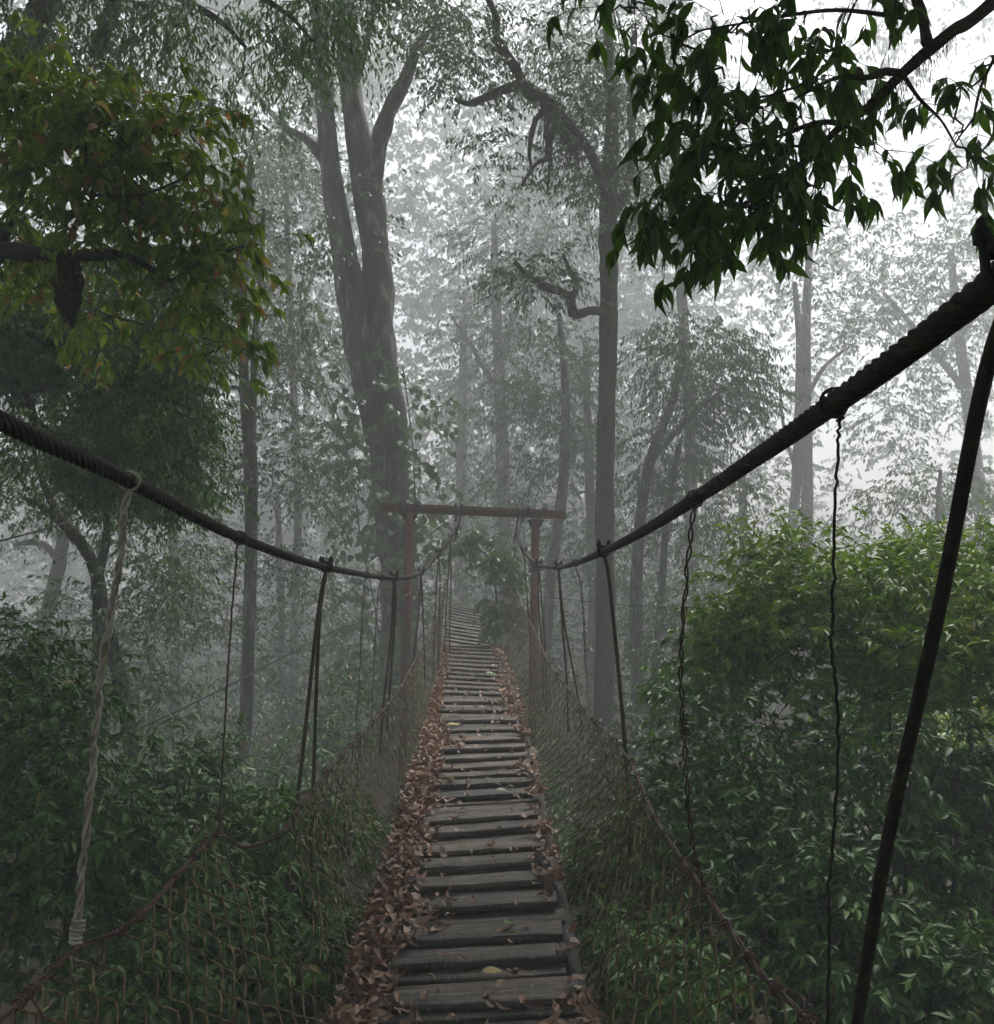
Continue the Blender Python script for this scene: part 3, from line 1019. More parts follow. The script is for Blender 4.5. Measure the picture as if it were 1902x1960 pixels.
def tree(name, label, cat, group, trunks, limbs, crown, leaf, bark='bark', seed=1, ntw=9, nlf=7, twl=.45, L=.11, aspect=.36, droop=.5,
         cr_=.55, kind='mid', nparts=0, gap=.0, lift=.1, whorl=False, rough=.10, base=None, r_base=.03, kinds=('near',), up=.6, gf=.9, branches=True, over=()):
    rg = np.random.default_rng(seed)
    tp = [pxpath(t, 7) for t in trunks]
    lp = [pxpath(t, 6) for t in limbs]
    if base is None:
        base = tp[0][0][0] if tp else (lp[0][0][0] if lp else P(*crown[0][:2], crown[0][4]))
    root = thing(name, base, label, cat, group)
    for pts, r in tp:
        if r[0] >= r[-1] and pts[0][2] < ground_z(*pts[0][:2]) + 5:      # root flare down into the ground
            g = ground_z(pts[0][0], pts[0][1]) - .25
            if pts[0][2] > g:
                pts = np.vstack([[pts[0][0], pts[0][1], g], pts])
                r = np.r_[r[0] * 1.5, r]
        obj('trunk', MB().addvf(tube(pts, r, 20, rough=rough, seed=seed)), M[bark], root)
    for pts, r in lp:
        obj('limb', MB().addvf(tube(pts, r, 9, rough=rough * 1.4, seed=seed + 3)), M[bark], root)
    if crown:
        C, oc = crown_clumps(rg, crown, gap, gf)
        seeds = [p[0][len(p[0]) // 3:] for p in tp] + [p[0] for p in lp]
        seeds = np.concatenate(seeds) if seeds else np.array([base, base + [0, 0, .3]])
        (pos, dr, nor, LL, WW), st = twigs_and_leaves(rg, C, rg.uniform(.7, 1.25, len(C)) * cr_, ntw, nlf, twl, L, aspect, droop, np.repeat(oc, ntw, 0), lift, whorl, up)
        mb = MB()
        rt = max(.002, L * .022)
        if kind == 'far':                                  # one stick per twig is enough at that distance
            h_ = len(st[0]) // 2
            st = (st[0][:h_], st[1][h_:])
        mb.addvf(sticks(st[0], st[1], np.full(len(st[0]), rt), np.full(len(st[0]), rt * .7)))
        if branches:
            A, B, RA, RB = grow(rg, seeds, C, rt * 1.6, r_base)
            mb.addvf(sticks(A, B, RA, RB))
        obj('twigs', mb, M['twig'], root, 'stuff')
        if nparts:
            rest = leaf_objects(root, kinds, M[leaf], pos, dr, nor, LL, WW, nparts)
        else:
            rest = np.ones(len(LL), bool)
        mb = MB()
        place_leaves(mb, kind, pos[rest], dr[rest], nor[rest], LL[rest], WW[rest])
        obj('foliage', mb, M[leaf], root, 'stuff')
    if over:                                              # leaf masses mostly out of frame, added to shade the mist and deck
        C = []
        for x, y, z, rx, ry, rz, n in over:
            q = nrm(rg.normal(size=(n, 3))) * rg.uniform(0, 1, (n, 1)) ** .33
            C.append(np.array([x, y, z]) + q * [rx, ry, rz])
        C = np.concatenate(C)
        (pos, dr, nor, LL, WW), st = twigs_and_leaves(rg, C, np.full(len(C), 1.1), 11, 8, .9, .44, .5, .6, None, 0)
        top = tp[0][0][-1:] if tp else lp[0][0][:1]
        A, B, RA, RB = grow(rg, top, C, .012, .09)
        obj('shade_branches', MB().addvf(sticks(A, B, RA, RB)), M['twig'], root, 'stuff')
        mb = MB()
        place_leaves(mb, 'far', pos, dr, nor, LL, WW)
        obj('shade_foliage', mb, M[leaf], root, 'stuff')
    return root


def moss_hang(root, pts, n, length, rg, name='moss'):
    """strands and tufts of moss clinging under a limb"""
    i = rg.integers(0, len(pts), n)
    a = pts[i] + rg.normal(0, .03, (n, 3))
    l = length * rg.uniform(.2, 1.2, n) ** 1.5
    b = a + np.stack([rg.normal(0, .18, n) * l, rg.normal(0, .18, n) * l, -l], 1)
    w = max(.0016, .018 * length)
    obj(name, MB().addvf(sticks(a, b, np.full(n, w), np.full(n, w * .3))), M['moss'], root, 'stuff')


# ------------------------------------------------------------------ the trees, near to far
G_T = 'trees standing in the mist'
# the great leaning pair of trunks behind the portal
tw = tree('leaning_tree', 'huge leaning tree with two mossy trunks rising behind the left portal post', 'tree', G_T,
          [[(764, 1500, 18.5, .42), (762, 1300, 18.5, .38), (762, 1117, 18.5, .36), (757, 1030, 18.5, .36), (745, 914, 18.5, .37), (736, 798, 18.5, .39), (725, 654, 18.6, .34),
            (723, 530, 18.7, .30), (698, 330, 18.9, .30), (675, 198, 19.1, .22), (660, 33, 19.3, .21), (650, -120, 19.6, .18)],
           [(722, 850, 18.4, .20), (705, 760, 18.4, .25), (683, 654, 18.4, .28), (668, 530, 18.5, .27), (633, 330, 18.7, .21), (620, 198, 18.9, .18), (612, 33, 19.2, .16), (605, -120, 19.4, .13)]],
          [[(706, 380, 18.9, .2), (722, 290, 18.7, .19), (742, 220, 18.5, .17), (772, 160, 18.2, .13), (800, 90, 18, .09), (840, 20, 17.8, .06)],
           [(630, 320, 18.7, .12), (590, 270, 18.9, .09), (545, 245, 19, .06)],
           [(672, 180, 19, .1), (700, 90, 18.6, .07), (720, 0, 18.4, .05)]],
          [(560, 200, 70, 90, 19, 1.5, 14), (745, 800, 30, 35, 18.1, .25, 6), (750, 1110, 30, 40, 18.1, .25, 5), (640, 420, 60, 120, 18.9, 1, 12), (690, -30, 180, 50, 19, 1.6, 20), (830, 60, 90, 70, 18, 1.5, 16), (700, 0, 100, 50, 19, 1.5, 12)],
          'leaf_far', 'bark', 21, 7, 6, .5, .14, .5, .6, .7, 'far', gap=.1, rough=.15)
# mossy forked tree to the right of the portal
t2 = tree('forked_mossy_tree', 'slender straight tree right of the portal, forking high into mossy twisted limbs', 'tree', G_T,
          [[(1156, 1440, 17, .19), (1156, 1250, 17, .18), (1157, 1100, 17, .175), (1159, 900, 17, .165), (1161, 750, 17, .16), (1164, 600, 17, .16), (1166, 500, 17, .165), (1163, 440, 17, .17),
            (1167, 350, 17, .15), (1172, 240, 17, .13), (1166, 120, 17.1, .10), (1160, -40, 17.2, .07)]],
          [[(1168, 420, 17, .10), (1192, 380, 17.1, .09), (1210, 300, 17.2, .08), (1205, 180, 17.3, .06), (1215, 60, 17.4, .05)],
           [(1168, 400, 17, .10), (1150, 350, 16.8, .085), (1132, 300, 16.6, .085), (1096, 245, 16.3, .08), (1057, 199, 16.1, .085)],
           [(1057, 199, 16.1, .12), (1010, 178, 15.9, .10), (985, 130, 15.7, .09), (951, 76, 15.5, .08), (948, 33, 15.4, .06), (925, -20, 15.3, .05)],
           [(1050, 195, 16.1, .10), (1001, 166, 15.8, .09), (961, 172, 15.7, .08), (931, 186, 15.6, .07), (898, 199, 15.5, .05), (870, 190, 15.4, .03)],
           [(1060, 205, 16.0, .06), (1025, 230, 15.9, .05), (1013, 290, 15.8, .035), (1020, 330, 15.8, .02)],
           [(1047, 252, 16.1, .04), (1046, 300, 16.1, .04), (1025, 315, 16.1, .035), (998, 355, 16.1, .02)],
           [(1055, 252, 16.1, .04), (1052, 315, 16.1, .035), (1047, 371, 16.1, .018)],
           [(1157, 596, 16.9, .085), (1125, 596, 16.6, .08), (1097, 600, 16.3, .085), (1088, 566, 16.2, .08), (1047, 550, 16, .07), (1014, 532, 15.8, .05), (985, 500, 15.7, .03)],
           [(1092, 575, 16.2, .06), (1103, 545, 16.1, .05), (1090, 517, 16.1, .04), (1077, 485, 16, .025)]],
          [(1180, 380, 90, 80, 17, 1.6, 22), (1200, 200, 80, 110, 17.2, 1.5, 22), (900, 120, 110, 90, 15.5, 1.3, 24), (880, 40, 90, 50, 15.4, 1.2, 10), (1030, 520, 80, 50, 16, 1.0, 15),
           (960, 300, 60, 50, 16, .8, 7), (1100, 80, 110, 80, 16.5, 1.6, 18), (1240, 90, 60, 70, 17, 1, 8), (1115, 270, 55, 60, 16.2, .6, 16), (1165, 380, 70, 60, 16.7, .8, 16), (1080, 190, 60, 50, 16.1, .7, 9)],
          'leaf_far', 'bark_moss', 22, 8, 7, .42, .12, .36, .8, .5, 'far', gap=.15, rough=.16)
rgm = np.random.default_rng(5)
for rows, n, ln in (([(1040, 195, 16.1), (1057, 205, 16.1), (1085, 240, 16.3), (1105, 265, 16.4)], 260, .65), ([(1097, 600, 16.3), (1047, 550, 16), (1014, 532, 15.8)], 120, .22),
                    ([(951, 76, 15.5), (1001, 166, 15.8), (940, 180, 15.6)], 120, .3)):
    moss_hang(t2, pxpath(rows, 12)[0], n, ln, rgm)
# straight twin stem on the left
tree('twin_stem_tree', 'slim straight tree with a twin upper stem between the forked trunk and the leaning pair', 'tree', G_T,
     [[(457, 1600, 15, .13), (463, 1450, 15, .115), (472, 1360, 15, .105), (475, 1230, 15, .10), (480, 1030, 15, .10), (479, 862, 15, .11), (467, 729, 15, .085), (463, 600, 15, .075), (470, 450, 15, .06), (480, 300, 15, .04)],
      [(482, 840, 15, .06), (485, 729, 15, .055), (488, 640, 15.1, .05), (500, 520, 15.2, .04), (505, 400, 15.2, .03)]],
     [[(466, 745, 15, .035), (440, 742, 14.9, .03), (434, 765, 14.9, .02)]],
     [(520, 700, 80, 110, 15.3, 1.2, 18), (560, 900, 90, 130, 15.5, 1.3, 26), (420, 880, 60, 110, 15.5, 1.0, 12), (540, 1090, 70, 70, 15.2, 1, 12), (500, 480, 90, 110, 15.5, 1.3, 18), (400, 1130, 70, 90, 15, 1, 10), (520, 1250, 60, 60, 15.3, .8, 6)],
     'leaf_far', 'bark', 23, 8, 7, .42, .10, .36, .7, .45, 'far', gap=.2)
# dark forked trunk, left
tree('forked_dark_tree', 'dark forked tree under the left cable with one crooked limb reaching left', 'tree', G_T,
     [[(254, 1600, 11, .10), (251, 1432, 11, .085), (233, 1323, 11, .082), (215, 1243, 11, .08), (195, 1160, 11, .085), (185, 1101, 11, .08), (168, 1060, 10.9, .066), (146, 1028, 10.8, .066), (116, 998, 10.7, .055), (73, 965, 10.6, .035), (40, 951, 10.5, .02)],
      [(186, 1110, 11, .05), (200, 1050, 11.1, .055), (206, 1010, 11.2, .05), (209, 960, 11.2, .045), (225, 860, 11.4, .035), (230, 760, 11.5, .02)]],
     [[(118, 1000, 10.7, .045), (95, 955, 10.8, .04), (76, 905, 11, .035), (60, 840, 11.1, .02)]],
     [(90, 880, 110, 70, 11, 1.1, 16), (300, 1010, 110, 120, 11.3, 1.0, 30), (330, 1200, 90, 110, 11.2, .9, 24), (120, 1180, 80, 90, 10.8, .8, 10), (30, 960, 50, 60, 10.8, .7, 5), (340, 1370, 80, 80, 11, .8, 14), (180, 1360, 70, 60, 11.3, .7, 8)],
     'leaf_dark', 'bark_moss', 24, 9, 7, .36, .085, .36, .6, .36, 'mid', gap=.15, rough=.15)
tree('pale_forked_tree', 'pale grey forked trunk far back near the left edge', 'tree', G_T,
     [[(72, 1330, 20, .17), (80, 1243, 20, .15), (93, 1160, 20, .145), (113, 1078, 20, .14), (124, 1015, 20, .12), (135, 940, 20, .09)]],
     [[(110, 1075, 20, .07), (88, 1045, 20, .07), (55, 1038, 19.8, .06), (25, 1045, 19.7, .04)]],
     [(40, 1000, 90, 70, 20, 1.4, 14), (150, 950, 80, 80, 20.4, 1.2, 12), (30, 1180, 70, 60, 20, 1, 8), (150, 1200, 70, 80, 20.6, 1, 8)],
     'leaf_far', 'bark', 25, 8, 6, .5, .13, .4, .6, .6, 'far', gap=.15)
# dense dark broadleaf on the left, above the cable
tree('dense_dark_tree', 'dense dark leafy tree above the left cable, bright green at its right edge', 'tree', G_T,
     [[(-260, 1500, 9, .2), (-230, 1100, 9, .17), (-180, 800, 9, .15), (-120, 560, 9, .12)]],
     [[(-180, 800, 9, .09), (-60, 735, 8.9, .075), (0, 712, 8.8, .065), (40, 755, 8.7, .055), (75, 815, 8.6, .045), (130, 850, 8.5, .03)],
      [(-150, 680, 9, .07), (-20, 640, 8.7, .055), (120, 660, 8.5, .04), (230, 700, 8.4, .025)],
      [(40, 756, 8.7, .035), (110, 740, 8.6, .03), (190, 770, 8.5, .02)]],
     [(170, 700, 200, 110, 8.9, 1.1, 86), (280, 800, 100, 120, 8.6, .9, 54), (120, 860, 150, 90, 8.9, .9, 50), (300, 930, 90, 70, 8.6, .7, 26), (90, 600, 130, 60, 9, .8, 24), (150, 520, 200, 80, 9.2, .8, 40), (330, 560, 90, 70, 8.9, .6, 18), (30, 700, 90, 80, 9, .8, 20), (345, 760, 45, 100, 8.6, .5, 12), (0, 620, 110, 90, 9, .9, 18), (330, 660, 80, 70, 8.6, .6, 16), (360, 870, 30, 80, 8.5, .5, 7)],
     'leaf_mid', 'bark_moss', 26, 13, 8, .26, .078, .36, .8, .27, 'mid', 300, gap=.15, rough=.2, kinds=('near', 'big'),
     over=[(-9.5, 5.5, 14.5, 6, 8, 3, 230), (-16, 3, 7, 3, 9, 9, 220)])  # unseen canopy and leaf wall on the left, added for shade
# drooping dark tree top left
tree('drooping_tree', 'dark tree at the upper left with long drooping sprays against the sky', 'tree', G_T,
     [[(-220, 900, 12, .24), (-160, 500, 12, .22), (-60, 250, 11.8, .2), (60, 60, 11.5, .17), (120, -80, 11.4, .14)]],
     [[(180, 110, 11, .075), (196, 70, 11, .085), (212, 20, 11.1, .09), (225, -60, 11.3, .1)],
      [(225, -60, 11.3, .06), (330, -10, 11, .05), (420, 40, 10.8, .035), (470, 90, 10.7, .02)],
      [(225, -80, 11.3, .06), (420, -40, 11, .05), (540, 20, 10.8, .03), (600, 80, 10.7, .015)]],
     [(110, 40, 150, 70, 11, 1.2, 30), (350, 40, 130, 60, 10.9, .9, 18), (480, 90, 90, 60, 10.7, .8, 13), (590, 40, 80, 60, 10.8, .8, 14), (30, 150, 90, 90, 11.4, 1, 12), (260, 130, 100, 60, 11.2, .8, 10), (420, 160, 60, 60, 11, .6, 5), (660, 0, 50, 30, 10.8, .6, 6)],
     'leaf_mid', 'bark_moss', 27, 8, 9, .5, .115, .26, 1.3, .40, 'mid', gap=.1, lift=-.1, rough=.12, over=[(-6.5, 12, 19, 5, 4, 3, 90)])  # unseen canopy added to shade the mist below
# reddish young leaves
rt_ = tree('red_leaved_tree', 'near tree at the left edge with glossy green leaves flushed orange and red', 'tree', None,
           [[(-420, 1500, 5.6, .14), (-380, 900, 5.6, .13), (-300, 620, 5.6, .11), (-160, 500, 5.6, .085), (0, 478, 5.6, .06)]],
           [[(0, 478, 5.6, .055), (70, 486, 5.6, .05), (132, 490, 5.6, .042), (232, 490, 5.6, .028), (285, 512, 5.6, .02), (331, 537, 5.6, .016), (370, 508, 5.55, .012), (397, 497, 5.5, .011), (447, 477, 5.5, .008), (490, 470, 5.5, .005)],
            [(118, 484, 5.6, .018), (150, 420, 5.5, .016), (179, 374, 5.45, .014), (168, 330, 5.4, .012), (162, 281, 5.35, .009), (150, 220, 5.3, .006)],
            [(179, 374, 5.45, .011), (230, 376, 5.4, .010), (268, 374, 5.35, .009), (310, 360, 5.3, .008), (358, 334, 5.3, .006), (390, 290, 5.3, .004)],
            [(331, 537, 5.6, .010), (372, 548, 5.6, .008), (392, 570, 5.6, .007), (430, 600, 5.6, .004)],
            [(0, 470, 5.6, .03), (30, 400, 5.7, .022), (55, 320, 5.7, .016), (40, 200, 5.7, .010), (30, 110, 5.7, .006)],
            [(268, 374, 5.35, .008), (285, 420, 5.4, .006), (330, 440, 5.4, .004)]],
           [(60, 140, 90, 60, 5.6, .4, 16), (120, 250, 150, 90, 5.5, .5, 40), (280, 240, 90, 75, 5.35, .4, 20), (300, 340, 110, 70, 5.35, .35, 22), (120, 380, 150, 60, 5.6, .4, 20), (400, 450, 70, 50, 5.45, .25, 12),
            (350, 570, 60, 50, 5.55, .25, 9), (400, 640, 40, 55, 5.6, .2, 7), (230, 460, 120, 40, 5.5, .3, 8), (40, 430, 90, 50, 5.9, .3, 10), (60, 540, 110, 50, 6.2, .3, 10), (250, 600, 120, 60, 6.2, .3, 12), (440, 520, 50, 40, 5.5, .2, 5)],
           'leaf_red', 'twig', 28, 4, 7, .17, .105, .37, .6, .16, 'near', 300, gap=.3, gf=4, lift=.25, whorl=True, r_base=.012, kinds=('big', 'big2', 'big3'), up=.8, rough=.12)
# lump of moss hanging below its branch
mp, mr = pxpath([(118, 478, 5.6, .04), (124, 510, 5.6, .085), (128, 540, 5.6, .08), (131, 575, 5.6, .07), (133, 610, 5.6, .02)], 6)
mb = MB().addvf(tube(mp, mr, 14, rough=.28, seed=4))
k = 1500
i_ = RNG.integers(0, len(mp), k)
o_ = nrm(RNG.normal(size=(k, 3)))
a_ = mp[i_] + o_ * mr[i_][:, None] * .8
mb.addvf(sticks(a_, a_ + o_ * .02 + [0, 0, -.035] * RNG.uniform(.3, 1.3, (k, 1)), np.full(k, .003), np.full(k, .001)))
obj('moss_clump', mb, M['moss'], rt_)
moss_hang(rt_, pxpath([(0, 478, 5.6), (132, 492, 5.6), (232, 492, 5.6), (300, 520, 5.6)], 14)[0], 500, .09, rgm)

# overhanging branch, upper right
fb = tree('overhanging_branch', 'dark leafy branch reaching down from the upper right corner', 'branch', None, [],
          [[(2300, -420, 3.3, .06), (2080, -170, 3.2, .045), (1883, 19, 3.1, .024), (1820, 63, 3.05, .021), (1727, 141, 3.0, .018), (1668, 200, 3.0, .015), (1616, 237, 2.95, .013), (1565, 285, 2.9, .011), (1516, 326, 2.9, .009), (1440, 380, 2.85, .006), (1370, 440, 2.8, .003)],
           [(1727, 141, 3.0, .012), (1690, 138, 2.95, .012), (1660, 148, 2.9, .010), (1600, 150, 2.85, .007), (1520, 190, 2.8, .004)],
           [(1612, 238, 2.95, .010), (1580, 234, 2.9, .008), (1545, 240, 2.9, .008), (1500, 258, 2.85, .006), (1430, 280, 2.8, .004), (1340, 300, 2.8, .003)],
           [(1775, 85, 3.0, .016), (1766, 40, 3.05, .017), (1753, -5, 3.1, .018), (1740, -90, 3.2, .02)],
           [(1766, 40, 3.0, .008), (1600, 20, 2.9, .006), (1450, 40, 2.85, .004), (1330, 60, 2.8, .003)],
           [(1600, -60, 2.9, .008), (1440, -50, 2.9, .006), (1300, -30, 2.85, .004), (1180, -10, 2.85, .002)],
           [(1340, 60, 2.8, .003), (1300, 75, 2.8, .0025), (1250, 60, 2.8, .002)],
           [(1727, 141, 3.0, .008), (1760, 190, 3.0, .006), (1800, 230, 3.0, .004), (1830, 280, 3.0, .003)],
           [(1990, -60, 3.15, .010), (1930, 60, 3.1, .007), (1880, 160, 3.05, .005), (1860, 240, 3.0, .003)]],
          [(1440, 150, 150, 95, 2.85, .25, 22), (1400, 270, 140, 75, 2.85, .2, 17), (1330, 370, 65, 45, 2.8, .15, 10), (1300, 430, 45, 30, 2.8, .12, 7), (1420, 400, 80, 45, 2.85, .15, 10), (1560, 370, 45, 40, 2.9, .12, 5),
           (1190, 0, 70, 20, 2.85, .1, 7), (1290, 70, 35, 30, 2.8, .1, 4), (1450, 40, 100, 40, 2.85, .2, 10), (1640, 270, 50, 40, 3.1, .15, 6), (1830, 230, 60, 60, 3.15, .15, 7), (1880, 130, 50, 70, 3.2, .15, 4), (1640, 100, 100, 70, 3.15, .15, 6), (1500, 320, 90, 60, 2.85, .15, 10), (1870, 320, 30, 30, 3.0, .1, 3), (1700, 10, 90, 30, 3, .15, 4)],
          'leaf_silhouette', 'bark_moss', 29, 2, 6, .12, .086, .31, .85, .055, 'big', 300, gap=.15, gf=7, lift=-.1, whorl=True, r_base=.006, kinds=('big', 'big2', 'big3'), up=.5, rough=.12,
          over=[(2, -2, 12.5, 9, 7, 2.5, 300), (2.0, 3.5, 15.5, 6, 5, 2, 220), (2.8, 11.5, 17.5, 3.4, 3.6, 1.6, 130), (0, -10, 6, 16, 2.5, 8, 270), (15, 3, 8, 3, 8, 9, 220)])  # unseen canopies and leaf walls added overhead, behind and beside the camera as shade
moss_hang(fb, pxpath([(1820, 70, 3.05), (1727, 150, 3.0), (1668, 206, 3.0), (1590, 262, 2.93)], 20)[0], 420, .05, rgm)

# middle distance
tree('leaning_slim_tree', 'slim trunk leaning right just behind the right portal post', 'tree', G_T,
     [[(1040, 1320, 22, .16), (1045, 1225, 22, .14), (1056, 1091, 22, .135), (1074, 957, 22, .13), (1080, 882, 22, .12), (1082, 740, 22, .10), (1070, 600, 22, .07)]], [],
     [(1060, 720, 100, 120, 22, 1.8, 34), (1000, 860, 60, 120, 22, 1.3, 18), (1110, 900, 50, 100, 22, 1.2, 14), (1090, 1040, 40, 70, 21.5, 1, 8), (960, 1000, 40, 70, 23, 1, 6)],
     'leaf_far', 'bark', 31, 10, 7, .5, .14, .36, .9, .6, 'far', gap=.15)
tree('hanging_foliage_tree', 'broad tree with curtains of hanging foliage right of the slender mossy tree', 'tree', G_T,
     [[(1222, 1480, 18, .14), (1219, 1250, 18, .125), (1216, 1150, 18, .12), (1225, 1000, 18, .11), (1245, 880, 18, .1), (1290, 760, 18, .07), (1310, 650, 18, .05)],
      [(1235, 1440, 18.4, .09), (1262, 1200, 18.4, .08), (1275, 1000, 18.4, .07), (1300, 850, 18.4, .05)]],
     [[(1245, 880, 18, .06), (1320, 800, 17.8, .05), (1390, 740, 17.6, .03)]],
     [(1320, 700, 130, 100, 18, 1.6, 52), (1280, 860, 90, 100, 18, 1.3, 30), (1410, 760, 70, 90, 18, 1.1, 20), (1290, 1010, 60, 80, 17.8, 1.0, 12), (1380, 960, 60, 70, 18.2, 1, 8), (1240, 1190, 50, 80, 17.5, .9, 10)],
     'leaf_far', 'bark', 32, 10, 8, .45, .12, .34, 1.1, .5, 'far', gap=.1)
tree('misty_pair_tree', 'pale pair of trunks in mist above the bright bush on the right', 'tree', G_T,
     [[(1546, 1250, 28, .19), (1546, 1094, 28, .18), (1544, 926, 28, .17), (1542, 815, 28, .17), (1542, 649, 28, .15), (1548, 500, 28, .10), (1560, 380, 28, .06)],
      [(1508, 1250, 28.5, .17), (1512, 1094, 28.5, .16), (1520, 964, 28.5, .15), (1527, 852, 28.5, .15), (1531, 667, 28.5, .12), (1520, 540, 28.5, .07)]],
     [[(1544, 760, 28, .07), (1580, 700, 28, .06), (1630, 660, 28, .03)], [(1522, 900, 28.5, .06), (1500, 820, 28.5, .05), (1490, 720, 28.5, .03)]],
     [(1600, 620, 60, 50, 28, 1.5, 10), (1540, 520, 90, 90, 28, 2, 14), (1480, 900, 40, 60, 28, 1, 5), (1590, 1000, 40, 40, 28, 1, 4)],
     'leaf_far', 'bark', 33, 8, 6, .6, .16, .4, .6, .7, 'far', gap=.1)
tree('faint_crown_tree', 'faint broad crown fading in bright mist at the right edge', 'tree', G_T,
     [[(1890, 1250, 33, .3), (1885, 1050, 33, .26), (1868, 900, 33, .24), (1850, 750, 33, .2), (1830, 600, 33, .15), (1820, 480, 33, .1)]],
     [[(1850, 750, 33, .12), (1760, 640, 32.5, .1), (1690, 560, 32, .06)], [(1840, 640, 33, .12), (1900, 540, 33, .09), (1960, 470, 33, .06)]],
     [(1740, 620, 130, 110, 32.5, 2.5, 40), (1850, 500, 110, 110, 33, 2.5, 34), (1700, 780, 80, 80, 32, 2, 14), (1880, 720, 70, 110, 33, 2, 14), (1680, 460, 60, 60, 33, 2, 8)],
     'leaf_far', 'bark', 34, 9, 6, .7, .2, .42, .7, .9, 'far', gap=.1)
tree('misty_shrub_tree', 'soft grey shrubby tree in mist behind the slanting rod', 'tree', G_T,
     [[(1800, 1250, 22, .09), (1805, 1100, 22, .08), (1795, 980, 22, .06), (1800, 900, 22, .04)]], [],
     [(1790, 960, 90, 70, 22, 1.3, 26), (1690, 960, 60, 50, 22.5, 1, 8), (1830, 1060, 70, 60, 22, 1, 14), (1880, 920, 50, 50, 21, .8, 6)],
     'leaf_far', 'bark', 35, 9, 6, .5, .14, .4, .8, .6, 'far', gap=.1)
tree('central_misty_tree', 'faint tree far down the misty corridor above the portal beam', 'tree', G_T,
     [[(965, 1250, 30, .25), (965, 1000, 30, .22), (960, 800, 30, .2), (950, 600, 30, .16), (945, 430, 30, .1)]],
     [[(955, 700, 30, .1), (1000, 560, 30, .08), (1050, 450, 30, .05)], [(958, 760, 30, .1), (900, 660, 30, .07), (860, 600, 30, .04)]],
     [(970, 440, 100, 130, 30, 2.4, 34), (930, 640, 90, 110, 30, 2.2, 26), (1060, 400, 70, 90, 30, 2, 12), (900, 850, 70, 90, 30, 2, 14), (1000, 780, 60, 90, 30, 2, 12)],
     'leaf_far', 'bark', 36, 9, 6, .65, .18, .42, .7, .85, 'far', gap=.1, over=[(7, 46, 36.5, 6, 7, 3, 80)])  # high canopy added to dim the far mist
tree('left_background_tree', 'grey tree in mist between the twin stem and the leaning pair', 'tree', G_T,
     [[(560, 1430, 26, .13), (561, 1323, 26, .12), (565, 1150, 26, .12), (570, 950, 26, .11), (560, 700, 26, .1), (550, 450, 26, .08), (545, 250, 26, .05)],
      [(538, 1430, 26.5, .12), (540, 1323, 26.5, .115), (538, 1150, 26.5, .11), (530, 950, 26.5, .09)]],
     [[(560, 650, 26, .07), (600, 520, 26, .05), (630, 430, 26, .03)]],
     [(520, 400, 110, 170, 26, 2.4, 44), (590, 620, 70, 130, 26, 2, 24), (420, 330, 80, 130, 26.5, 2, 20), (470, 600, 70, 110, 26, 2, 14), (640, 900, 50, 90, 25, 1.5, 12)],
     'leaf_far', 'bark', 37, 13, 7, .6, .16, .42, .7, .75, 'far', gap=.2, over=[(-17, 43, 34.5, 9, 8, 3, 140), (-13, 58, 37, 9, 6, 3, 80)])  # high canopies added over the far wood to grey its bright mist
tree('right_upper_tree', 'dim tall tree filling the gap between the mossy tree and the overhanging branch', 'tree', G_T,
     [[(1330, 1350, 27, .22), (1325, 1100, 27, .2), (1320, 800, 27, .17), (1300, 500, 27, .14), (1290, 200, 27, .1), (1290, 0, 27, .07)]], [],
     [(1270, 180, 110, 150, 27, 2.4, 34), (1300, 420, 80, 110, 27, 2, 16), (1120, 100, 70, 120, 27.5, 2, 14), (1430, 330, 70, 130, 28, 2, 8)],
     'leaf_far', 'bark', 38, 9, 6, .65, .17, .42, .7, .8, 'far', gap=.1)
for k, (rows, crown, lab) in enumerate([
        ([(330, 1420, 24, .13), (335, 1200, 24, .12), (330, 900, 24, .1), (340, 500, 24, .08), (345, 200, 24, .05)], [(350, 560, 110, 150, 24, 2, 40), (360, 280, 140, 150, 24, 2, 44), (400, 1050, 60, 100, 24, 1.5, 10)], 'tall slim tree behind the dense dark crown on the left'),
        ([(880, 1260, 36, .25), (882, 1000, 36, .22), (885, 760, 36, .17), (890, 560, 36, .1)], [(890, 700, 60, 120, 36, 2.2, 18), (870, 960, 60, 90, 36, 2, 12)], 'palest trunk straight above the far end of the bridge'),
        ([(1130, 1350, 25, .16), (1135, 1150, 25, .15), (1128, 900, 25, .13), (1120, 650, 25, .08)], [(1130, 760, 60, 120, 25, 1.6, 18), (1170, 1000, 40, 110, 24, 1.3, 14)], 'grey tree hidden close behind the slender mossy trunk'),
        ([(1430, 1300, 24, .13), (1425, 1100, 24, .12), (1420, 900, 24, .1)], [(1440, 1010, 60, 90, 24, 1.4, 14), (1390, 1120, 50, 80, 23, 1.2, 10)], 'grey tree left of the misty pair, rising from behind the bush'),
        ([(1250, 1330, 40, .25), (1255, 1000, 40, .22), (1250, 700, 40, .18)], [(1250, 600, 120, 160, 40, 3, 26)], 'barely visible tree in deep mist behind the hanging foliage')]):
    tree('misty_tree', lab, 'tree', G_T, [rows], [], crown, 'leaf_far', 'bark', 60 + k, 9, 6, .6, .16, .42, .7, .75, 'far', gap=.15)

